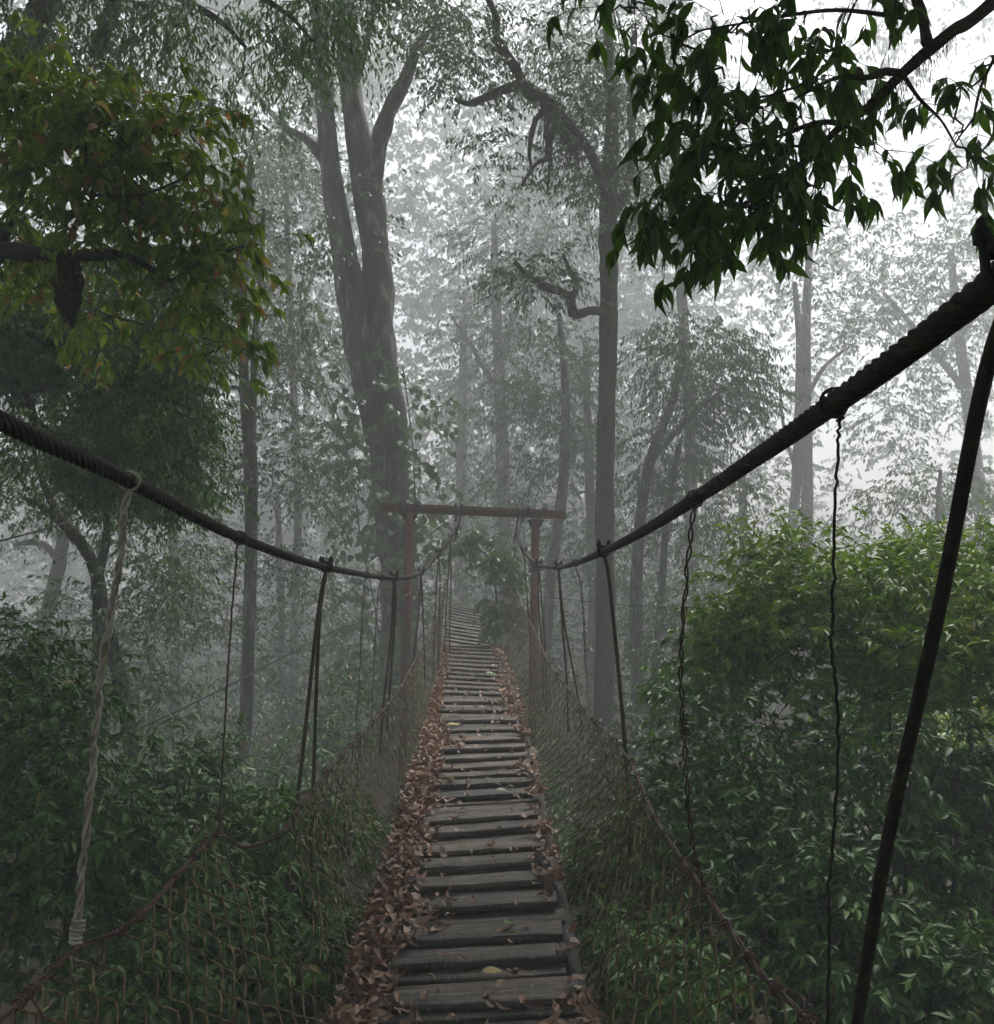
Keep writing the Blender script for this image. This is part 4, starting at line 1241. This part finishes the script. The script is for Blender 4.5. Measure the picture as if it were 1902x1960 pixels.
# ------------------------------------------------------------------ climbing vine with large heart-shaped leaves on the leaning pair
def vine():
    rg = np.random.default_rng(90)
    root = thing('climbing_vine', P(750, 1250, 18), 'climbing vine with large heart-shaped leaves wrapping the leaning pair of trunks', 'vine')
    stems = []
    for rows in ([(735, 1300, 18.1), (715, 1150, 18), (690, 1030, 18), (672, 900, 18.1), (640, 780, 18.1), (600, 690, 18.2), (575, 600, 18.3), (585, 480, 18.5)],
                 [(790, 1300, 18.1), (785, 1150, 18), (796, 1030, 18), (792, 900, 18), (784, 800, 18.1), (770, 700, 18.1)],
                 [(705, 1350, 17.5), (690, 1230, 17.6), (700, 1130, 17.8)], [(815, 1030, 18), (850, 1005, 17.8), (880, 1030, 17.6)],
                 [(745, 1000, 18), (740, 900, 18), (760, 820, 18), (745, 760, 18)], [(690, 800, 18.2), (640, 850, 18), (600, 880, 18)]):
        p = cr(np.array([P(*q) for q in rows]), 8)
        stems.append(p)
        obj('stem', MB().addvf(tube(p, .015, 5)), M['twig'], root)
    C = np.concatenate([s[::2] for s in stems])
    (pos, dr, nor, LL, WW), st = twigs_and_leaves(rg, C, np.full(len(C), .8), 4, 5, .5, .15, .80, .9, None, .1)
    obj('twigs', MB().addvf(sticks(*st, np.full(len(st[0]), .006), np.full(len(st[0]), .004))), M['twig'], root, 'stuff')
    nor[:, 1] -= .6
    rest = leaf_objects(root, ('heart',), M['leaf_vine'], pos, dr, nor, LL, WW, 300)
    mb = MB()
    place_leaves(mb, 'heart', pos[rest], dr[rest], nor[rest], LL[rest], WW[rest])
    obj('foliage', mb, M['leaf_vine'], root, 'stuff')


vine()
tree('net_vine', 'leafy vine smothering the net at the right of the far span', 'vine', None, [], [[(945, 1250, 15.6, .02), (950, 1150, 15.6, .02), (940, 1080, 15.5, .015), (915, 1050, 15.4, .01), (872, 1035, 15.3, .006)]],
     [(955, 1110, 28, 70, 15.7, .3, 16), (965, 1190, 25, 50, 15.5, .3, 9), (915, 1045, 40, 14, 15.5, .3, 5), (868, 1035, 14, 14, 15.3, .15, 2)],
     'leaf_vine', 'twig', 91, 6, 6, .25, .13, .5, .8, .22, 'near', 60, gap=0, gf=4)

# ------------------------------------------------------------------ shrubs
G_S = 'shrubs growing beside the bridge'


def outside_walk(p):
    """plants stay outside the nets"""
    h = p[:, 2] - DECK_Z(p[:, 1])
    t = np.clip(h / .62, 0, 1)
    xl, xr = LEFT(p[:, 1]) - .16 - .34 * t, RIGHT(p[:, 1]) + .16 + .36 * t
    return ~((p[:, 0] > xl) & (p[:, 0] < xr) & (h > -.22) & (p[:, 1] < 15))


def shrub(label, stems, crown, leaf, seed, **kw):
    a = dict(ntw=8, nlf=9, twl=.22, L=.07, aspect=.35, droop=.45, cr_=.24, kind='near', gap=.35, lift=.3, r_base=.012, rough=.1, kinds=('near', 'big'))
    a.update(kw)
    rg = np.random.default_rng(seed)
    tr = []
    for px, py, d, r in stems:
        b = P(px, py, d)
        g = float(ground_z(b[0], b[1]))
        k = (b[2] - g)
        q = np.array([[b[0] + rg.normal(0, .12), b[1] + rg.normal(0, .1), g - .1], [b[0] + rg.normal(0, .08), b[1], g + k * .5], list(b)])
        tr.append((cr(q, 5), r))
    base = tr[0][0][0] if tr else P(crown[0][0], crown[0][1], crown[0][4])
    root = thing('shrub', base, label, 'shrub', G_S)
    for p, r in tr:
        obj('stem', MB().addvf(tube(p, np.linspace(r, r * .5, len(p)), 7, rough=.12)), M['twig'], root)
    C, oc = crown_clumps(rg, crown, a['gap'], a.get('gf', 2.5))
    (pos, dr, nor, LL, WW), st = twigs_and_leaves(rg, C, rg.uniform(.7, 1.25, len(C)) * a['cr_'], a['ntw'], a['nlf'], a['twl'], a['L'], a['aspect'], a['droop'],
                                                  np.repeat(oc, a['ntw'], 0), a['lift'], True)
    for px, py, top, d, lean in a.get('shoots', ()):       # straight young shoots standing above the bush
        p0, p1 = P(px, py, d), P(px + lean, top, d)
        m_ = int(np.linalg.norm(p1 - p0) / .045) + 2
        t_ = np.linspace(0, 1, m_)[:, None]
        q = p0 + (p1 - p0) * t_ + np.sin(t_ * 3) * rg.normal(0, .02, 3)
        st = (np.concatenate([st[0], q[:-1]]), np.concatenate([st[1], q[1:]]))
        w = np.arange(m_) * 2.4 + rg.uniform(0, 6)
        dd = np.stack([np.cos(w), np.sin(w), .15 + .5 * t_[:, 0]], 1)
        pos, dr = np.concatenate([pos, q]), np.concatenate([dr, nrm(dd)])
        nor = np.concatenate([nor, np.tile([0, 0, 1.0], (m_, 1)) + rg.normal(0, .25, (m_, 3))])
        l_ = a['L'] * (1.25 - .6 * t_[:, 0]) * rg.uniform(.8, 1.1, m_)
        LL, WW = np.r_[LL, l_], np.r_[WW, l_ * .36]
    ok = outside_walk(pos)
    pos, dr, nor, LL, WW = pos[ok], dr[ok], nor[ok], LL[ok], WW[ok]
    ok = outside_walk(st[1])
    st = (st[0][ok], st[1][ok])
    mb = MB().addvf(sticks(*st, np.full(len(st[0]), .0025), np.full(len(st[0]), .0015)))
    seeds = np.concatenate([p for p, r in tr]) if tr else np.array([base])
    A, B, RA, RB = grow(rg, seeds, C, .003, a['r_base'])
    obj('twigs', mb.addvf(sticks(A, B, RA, RB)), M['twig'], root, 'stuff')
    rest = leaf_objects(root, a['kinds'], M[leaf], pos, dr, nor, LL, WW, a.get('nparts', 150))
    mb = MB()
    place_leaves(mb, a['kind'], pos[rest], dr[rest], nor[rest], LL[rest], WW[rest])
    obj('foliage', mb, M[leaf], root, 'stuff')
    return root


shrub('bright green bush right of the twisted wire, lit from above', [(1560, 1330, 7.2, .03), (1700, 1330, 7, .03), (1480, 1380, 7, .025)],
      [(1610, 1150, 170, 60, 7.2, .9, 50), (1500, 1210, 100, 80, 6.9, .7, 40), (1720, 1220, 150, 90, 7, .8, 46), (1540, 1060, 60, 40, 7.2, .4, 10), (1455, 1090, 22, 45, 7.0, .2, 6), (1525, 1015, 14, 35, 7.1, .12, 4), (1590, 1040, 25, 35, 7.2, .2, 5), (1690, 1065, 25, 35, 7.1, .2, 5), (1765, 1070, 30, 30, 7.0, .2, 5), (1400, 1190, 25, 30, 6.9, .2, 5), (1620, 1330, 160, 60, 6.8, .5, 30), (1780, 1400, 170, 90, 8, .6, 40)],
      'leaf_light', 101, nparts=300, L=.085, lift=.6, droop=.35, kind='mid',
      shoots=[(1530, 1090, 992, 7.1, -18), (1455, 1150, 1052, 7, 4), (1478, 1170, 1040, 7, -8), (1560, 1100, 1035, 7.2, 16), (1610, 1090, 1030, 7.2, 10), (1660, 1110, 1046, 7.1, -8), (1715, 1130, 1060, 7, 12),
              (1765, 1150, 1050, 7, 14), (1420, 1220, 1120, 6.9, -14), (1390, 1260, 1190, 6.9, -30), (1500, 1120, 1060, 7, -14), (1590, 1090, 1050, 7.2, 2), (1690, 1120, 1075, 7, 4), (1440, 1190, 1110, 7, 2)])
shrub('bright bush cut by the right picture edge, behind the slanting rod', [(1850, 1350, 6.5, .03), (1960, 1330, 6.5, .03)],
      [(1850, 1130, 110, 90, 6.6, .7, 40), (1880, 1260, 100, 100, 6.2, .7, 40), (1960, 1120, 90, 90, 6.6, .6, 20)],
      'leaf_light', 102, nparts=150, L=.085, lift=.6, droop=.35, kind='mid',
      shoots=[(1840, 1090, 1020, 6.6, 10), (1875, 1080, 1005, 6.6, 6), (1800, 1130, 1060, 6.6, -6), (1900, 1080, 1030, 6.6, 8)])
shrub('low bright shrub reaching left towards the twisted wire', [(1400, 1380, 7.6, .02)],
      [(1410, 1290, 70, 60, 7.4, .5, 22), (1370, 1240, 40, 30, 7.4, .3, 8), (1330, 1350, 60, 60, 8, .5, 16)], 'leaf_mid', 103, nparts=100, L=.08)
shrub('dark shrub of bare stems and scattered leaves at the lower right', [(1740, 1500, 5, .02), (1800, 1480, 5.2, .022), (1830, 1560, 4.8, .018), (1680, 1560, 5.3, .02), (1880, 1500, 5, .02), (1770, 1650, 4.6, .014), (1850, 1700, 4.5, .014)],
      [(1650, 1465, 140, 65, 7.4, .5, 34), (1820, 1510, 130, 80, 7.2, .5, 30), (1880, 1640, 90, 90, 6.2, .4, 20), (1760, 1480, 150, 90, 5.4, .5, 34), (1850, 1640, 110, 120, 5, .5, 26), (1660, 1700, 110, 130, 4.8, .5, 26)],
      'leaf_dark', 104, nparts=200, L=.08, ntw=6, cr_=.2)
shrub('dark shrub behind the right net, close to the mossy rod', [(1300, 1600, 5.5, .02), (1400, 1560, 5.6, .02)],
      [(1420, 1480, 120, 100, 6, .6, 44), (1320, 1600, 110, 90, 5.7, .5, 36), (1480, 1650, 110, 110, 5.2, .5, 36), (1360, 1760, 120, 110, 5.0, .5, 34)],
      'leaf_dark', 105, nparts=200, L=.075, kind='mid')
shrub('dark shrub in the bottom right corner beneath the slanting rod', [(1560, 1850, 4.4, .014), (1700, 1880, 4.2, .014)],
      [(1540, 1850, 120, 100, 4.5, .4, 30), (1720, 1880, 130, 90, 4.3, .4, 28), (1880, 1860, 90, 100, 4.3, .4, 20)], 'leaf_dark', 106, nparts=200, L=.075, cr_=.2)
shrub('leafy shrub beneath the right net beside the plank deck', [(1230, 1850, 4.6, .012)],
      [(1200, 1850, 70, 90, 4.6, .35, 26), (1180, 1700, 50, 90, 5.4, .4, 20), (1280, 1930, 90, 50, 4.2, .3, 16)], 'leaf_mid', 107, nparts=150, L=.07, cr_=.2)
shrub('misty shrub between the mossy rod and the twisted wire', [(1250, 1380, 10, .02)],
      [(1270, 1320, 90, 90, 13, .8, 34), (1240, 1440, 80, 70, 12, .7, 26), (1330, 1200, 70, 60, 14, .8, 16), (1210, 1540, 60, 60, 10, .6, 16)], 'leaf_far', 108, nparts=20, L=.10, cr_=.4, kind='mid')
shrub('large dark shrub filling the lower left corner', [(40, 1500, 5.4, .025), (120, 1550, 5.2, .02), (-60, 1450, 5.6, .025)],
      [(60, 1390, 120, 100, 5.6, .6, 46), (110, 1540, 140, 100, 5.3, .6, 46), (40, 1700, 130, 120, 5, .5, 44), (200, 1660, 110, 90, 5.2, .5, 30), (0, 1260, 60, 60, 5.8, .4, 14)],
      'leaf_dark', 109, nparts=300, L=.07)
shrub('dark shrub along the bottom left behind the net', [(300, 1800, 4.6, .016), (420, 1820, 4.6, .014)],
      [(280, 1800, 130, 90, 4.8, .5, 40), (420, 1880, 130, 80, 4.5, .4, 36), (180, 1900, 130, 60, 4.3, .4, 28), (400, 1740, 90, 70, 5.2, .4, 22)], 'leaf_dark', 110, nparts=300, L=.066, cr_=.2)
shrub('rounded shrub under the straight thin wire on the left', [(330, 1640, 6.8, .02)],
      [(320, 1500, 70, 60, 7, .5, 24), (290, 1600, 100, 70, 6.6, .5, 30), (400, 1640, 70, 50, 6.6, .4, 16)], 'leaf_dark', 111, nparts=120, L=.075)
shrub('low leafy plants seen through the left net beneath the forked rods', [(560, 1700, 5.2, .012), (650, 1680, 5.4, .012)],
      [(540, 1600, 80, 26, 5.8, .3, 14), (660, 1590, 70, 24, 6, .3, 12), (600, 1800, 90, 110, 4.9, .4, 26), (520, 1720, 70, 60, 5.2, .3, 14), (640, 1930, 60, 50, 4.2, .3, 8)], 'leaf_mid', 112, nparts=150, L=.085, cr_=.18, lift=.2)
shrub('hazy shrub beyond the left net near the leaning trunks', [(660, 1420, 13, .02)],
      [(650, 1380, 70, 60, 13, .8, 18), (560, 1480, 90, 60, 12, .8, 24), (690, 1290, 40, 60, 14, .7, 9), (420, 1520, 90, 60, 11.5, .8, 22)], 'leaf_dark', 113, nparts=30, L=.1, cr_=.4, kind='mid')


# ------------------------------------------------------------------ undergrowth and the wood far off
def undergrowth():
    rg = np.random.default_rng(130)
    n = 1700
    y = 3.4 + 26 * rg.uniform(0, 1, n) ** 1.5
    x = rg.uniform(-1, 1, n) * (2.5 + y * .62)
    keep = ~((x > -1.05) & (x < .75) & (y < 15.5))
    x, y = x[keep], y[keep]
    C = np.stack([x, y, ground_z(x, y) + rg.uniform(.1, .7, len(x))], 1)
    (pos, dr, nor, LL, WW), st = twigs_and_leaves(rg, C, np.full(len(C), .3), 6, 6, .3, .085, .36, .5, None, .5)
    mb = MB()
    nr = pos[:, 1] < 7.5
    place_leaves(mb, 'mid', pos[nr], dr[nr], nor[nr], LL[nr], WW[nr])
    place_leaves(mb, 'far', pos[~nr], dr[~nr], nor[~nr], LL[~nr], WW[~nr])
    mb2 = mb
    o = obj('undergrowth', mb2, M['leaf_dark'], kind='stuff')
    tag(o, 'low dark undergrowth covering the forest floor under the bridge', 'undergrowth')
    # plants straight below the bridge, lower than the deck
    n = 1100
    y = rg.uniform(3.4, 15, n)
    x = rg.uniform(-1.1, .8, n)
    C = np.stack([x, y, ground_z(x, y) + rg.uniform(.1, 1.4, n) ** 1.3], 1)
    (pos, dr, nor, LL, WW), st = twigs_and_leaves(rg, C, np.full(len(C), .3), 5, 6, .3, .10, .36, .5, None, .4)
    mb = MB()
    place_leaves(mb, 'far', pos, dr, nor, LL, WW)
    tag(obj('ground_plants', mb, M['leaf_dark'], kind='stuff'), 'small plants growing on the ground below the deck', 'plants')


def far_wood():
    rg = np.random.default_rng(131)
    mb, lf = MB(), MB()
    for k in range(100):
        d = rg.uniform(48, 84)
        ang = rg.uniform(-.62, .62)
        if -.125 < ang < -.045 or (.2 < ang and rg.uniform() < .65):
            continue                                   # the clearings where the sky shows
        x = d * math.tan(ang)
        g = float(ground_z(x, d))
        h = rg.uniform(26, 44)
        p = np.array([[x, d, g - .3], [x + rg.normal(0, .3), d, g + h * .35], [x + rg.normal(0, .8), d, g + h * .7], [x + rg.normal(0, 1.2), d, g + h]])
        if ang < .2 and k % 2:
            mb.addvf(tube(cr(p, 4), np.linspace(.26, .04, 13), 7))
        C = np.stack([x + rg.normal(0, 5.2, 64), d + rg.normal(0, 3.4, 64), g + h * rg.uniform(.1, 1.08, 64)], 1)
        (pos, dr, nor, LL, WW), st = twigs_and_leaves(rg, C, np.full(64, 1.4), 7, 6, .9, .43, .58, .6, None, 0)
        place_leaves(lf, 'far', pos, dr, nor, LL, WW)
    tag(obj('distant_trunks', mb, M['bark'], kind='stuff'), 'far trunks of the wood dissolving into mist', 'far wood')
    tag(obj('distant_foliage', lf, M['leaf_far'], kind='stuff'), 'far foliage of the wood dissolving into mist', 'far wood')


def brush():
    rg = np.random.default_rng(133)
    n = 1900
    y = rg.uniform(18.5, 48, n)
    x = rg.uniform(-.62, .62, n) * y
    keep = ~((np.abs(x + .5) < 1.4) & (y < 23))
    x, y = x[keep], y[keep]
    h = (1.2 + 4.2 * (.5 + .5 * vnoise(np.stack([x, y, 0 * x], 1), .35, 6))) * rg.uniform(.1, 1, len(x)) * np.where((y > 26) & (x > -9) & (x < 9), 1.7, 1)
    C = np.stack([x, y, ground_z(x, y) + h], 1)
    (pos, dr, nor, LL, WW), st = twigs_and_leaves(rg, C, np.full(len(C), .8), 9, 6, .6, .17, .42, .6, None, .2)
    mb = MB()
    place_leaves(mb, 'far', pos, dr, nor, LL, WW)
    tag(obj('distant_brush', mb, M['leaf_far'], kind='stuff'), 'tall brush between the far trunks', 'brush')


undergrowth()
brush()
far_wood()


# ------------------------------------------------------------------ fallen leaves on the deck
def curled_leaf(seed):
    r = np.random.default_rng(seed)
    V, Fs = leaf_shape([(0, 0), (.14, .2), (.32, .42), (.52, .5), (.72, .36), (.88, .16), (1.0, 0)], 0, 0)
    V = V.copy()
    a, b, w = r.uniform(.6, 1.6), (.3, 1.4, 2.3)[seed % 3] + r.uniform(-.2, .2), r.uniform(-.6, .6)
    x, y = V[:, 0] - .5, V[:, 1] * .42
    th = y * b * 2.2
    z = np.where(np.abs(b) > .05, np.abs(y) * np.sin(np.abs(th)) * .9, 0) + a * .45 * x * x
    y = y * np.cos(th * .8) + w * x * x * .4
    z += .10 * np.sin(7 * x + seed) * (1 + y) + r.normal(0, .012, len(x)) + w * x * y
    return np.stack([x, y, z], 1), Fs


def litter():
    rg = np.random.default_rng(140)
    shapes = [curled_leaf(s) for s in range(9)]
    form = ['flat', 'curled', 'rolled'] * 3
    n_l, n_r, n_m = 3700, 1000, 320
    d = np.concatenate([2.9 + 12.3 * rg.uniform(0, 1, n_l) ** 1.45, 2.9 + 12.3 * rg.uniform(0, 1, n_r) ** 1.3, 2.9 + 12.4 * rg.uniform(0, 1, n_m)])
    # heap along the left edge: widest close by and around 5 to 9 m, thin beyond 10 m
    wl = np.interp(d[:n_l], [3, 4, 5, 7, 8.6, 9.6, 15], [.30, .24, .30, .30, .24, .10, .10])
    u = np.concatenate([np.abs(rg.normal(0, .52, n_l)) * wl - .02, 1.06 - np.abs(rg.normal(0, .5, n_r)) * np.interp(d[n_l:n_l + n_r], [3, 5, 8, 10, 12, 15], [.22, .14, .16, .26, .30, .20]),
                        rg.uniform(.1, .95, n_m)])
    patch = .62 + .55 * np.sin(d * 2.3 + 1) * np.sin(d * .9) + .35 * np.sin(d * 7.1)
    clump = np.sin(d * 3.7 + .6) + .8 * np.sin(d * 8.9)
    hmax = np.concatenate([np.interp(u[:n_l] / wl, [0, .8, 1.6], [.055, .025, .008]) * np.interp(d[:n_l], [3, 9, 10, 15], [1, 1, .4, .4]), np.full(n_r, .03), np.full(n_m, .004)])
    h = .012 + hmax * rg.uniform(0, 1, len(d))
    k_ = np.arange(len(d))
    u = np.where(k_ < n_l, u * np.clip(patch, .72, 1.25), u)
    keep = ~((k_ >= n_l) & (k_ < n_l + n_r) & (clump < .25) & (rg.uniform(0, 1, len(d)) < .85) & (d < 9.5))
    cls = np.where(k_ < n_l, 0, np.where(k_ < n_l + n_r, 1, 2))[keep]
    d, u, h = d[keep], u[keep], h[keep]
    pts = np.array([deck_pt(a, b, c) for a, b, c in zip(d, u, h)])
    L = np.where(cls < 2, rg.uniform(.045, .125, len(d)) , rg.uniform(.04, .085, len(d)))
    yaw, tx, ty = rg.uniform(0, 6.28, len(d)), rg.normal(0, .38, len(d)), rg.normal(0, .38, len(d))
    tx[cls == 2] *= .3
    ty[cls == 2] *= .3
    mesh = [[MB().add(v, *f).mesh('fallen_leaf', M['dry ' + t[0]]) for v, f in shapes] for t in TONES]
    tone = rg.choice(3, len(d), p=[.3, .48, .22])
    nth = ['first ', 'second ', 'third ', 'fourth ', 'fifth ', 'sixth ', 'seventh ', 'eighth ', 'ninth ', 'tenth ', 'eleventh ', 'twelfth ', 'thirteenth ', 'fourteenth ', 'fifteenth ', 'sixteenth ']
    vis = L / d * (1 + .8 * (h > .02))
    order = np.argsort(-vis)
    solo = set(order[:296].tolist())
    V, F = [[] for _ in shapes], None
    mbs = [MB() for _ in TONES]
    for i in range(len(d)):
        Mx = Matrix.Translation(pts[i]) @ Matrix.Rotation(yaw[i], 4, 'Z') @ Matrix.Rotation(tx[i], 4, 'X') @ Matrix.Rotation(ty[i], 4, 'Y') @ Matrix.Scale(L[i], 4)
        k = i % len(shapes)
        if i in solo:
            o = put('fallen_leaf', mesh[tone[i]][k], Mx)
            e = int(np.argmin(np.abs(np.array(EDGES) + .06 - d[i])))
            where = nth[min(e, 15)] + 'raised board'
            look = ('large ' if L[i] > .095 else 'small ' if L[i] < .07 else '') + TONES[tone[i]][0] + ' ' + form[k] + ' leaf'
            cx_, sx_ = math.cos(yaw[i]), math.sin(yaw[i])
            tip = 'tip pointing ' + (('right' if cx_ > 0 else 'left') if abs(cx_) > abs(sx_) else ('away' if sx_ > 0 else 'forward'))
            if cls[i] == 0:
                part_ = 'outer' if u[i] < .07 else 'middle' if u[i] < .17 else 'inner'
                lab, g = f'{look}, {part_} left heap, {where}, {tip}', 'dry leaves heaped on the left deck edge'
            elif cls[i] == 1: lab, g = f'{look} at right end of {where}, {tip}', 'dry leaves along the right deck edge'
            else: lab, g = f'{look} alone on the {where}, {tip}', 'dry leaves on the bare planks'
            tag(o, lab, 'leaf', g)
        else:
            A = np.array(Mx)
            v, f = shapes[k]
            mbs[tone[i]].add(v @ A[:3, :3].T + A[:3, 3], *f)
    for mb, t in zip(mbs, TONES):
        tag(obj('leaf_litter', mb, M['dry ' + t[0]], kind='stuff'), f'litter of small {t[0]} leaves along both edges of the deck', 'leaf litter')
    me_y = MB().add(*[LEAF['big3'][0] - [.5, 0, 0]], *LEAF['big3'][1]).mesh('fallen_leaf', M['leaf_yellow'])
    me_g = MB().add(*[LEAF['big'][0] - [.5, 0, 0]], *LEAF['big'][1]).mesh('fallen_leaf', M['leaf_green_fallen'])
    for px, py, dd, me, Lx, yw, lab in (
            (943, 1846, 4.07, me_y, .10, .3, 'pale yellow-green leaf lying flat on the nearest bare board'),
            (963, 1537, 6.6, me_g, .10, .2, 'bright green fallen leaf on the wide board in mid deck'),
            (975, 1770, 4.5, me_g, .085, 1.0, 'fresh green leaf right of the deck centre, beside a smaller green one'),
            (868, 1390, 8.95, me_y, .14, .4, 'large yellow leaf on the far part of the left heap'),
            (884, 1392, 9.3, me_y, .12, 1.7, 'ochre yellow leaf lying alone on the board beside the left heap'),
            (862, 1507, 7.0, me_g, .10, 2.0, 'small green leaf on the left heap before the portal'),
            (985, 1780, 4.4, me_g, .06, 2.3, 'smaller green leaf next to the fresh green one near the right edge'),
            (941, 1292, 12.3, me_g, .2, .1, 'green leaf sprig on the distant slanting boards')):
        p = P(px, py, dd)
        uu = (p[0] - LEFT(dd)) / (RIGHT(dd) - LEFT(dd))
        q = deck_pt(dd, uu, .035)
        o = put('fallen_leaf', me, Matrix.Translation(q) @ Matrix.Rotation(yw, 4, 'Z') @ Matrix.Rotation(.15, 4, 'X') @ Matrix.Diagonal((Lx, Lx * .5, Lx, 1)))
        tag(o, lab, 'leaf', 'fresh leaves fallen on the deck')


litter()


# ------------------------------------------------------------------ mist
def haze():
    m, n, l, out = mat_new('mist')
    v = n.new('ShaderNodeVolumePrincipled')
    v.inputs['Color'].default_value = (.96, .97, .98, 1)
    v.inputs['Density'].default_value = FOG_DENSITY
    v.inputs['Density Attribute'].default_value = ''
    v.inputs['Anisotropy'].default_value = -0.42
    l.new(v.outputs[0], out.inputs['Volume'])
    try:
        m.cycles.homogeneous_volume = True
    except Exception:
        pass
    top = max((o.matrix_world @ Vector(c)).z for o in bpy.data.objects if o.type == 'MESH' for c in o.bound_box)
    o = obj('haze', MB().addvf(box((0, 58, (top + 1 - 8) / 2), (250, 150, top + 1 + 8))), m, kind='stuff', smooth=False)
    tag(o, 'white mist drifting through the whole forest', 'mist')


bpy.context.view_layer.update()
haze()
print('TRIS', sum(len(me.loops) - 2 * len(me.polygons) for me in bpy.data.meshes))
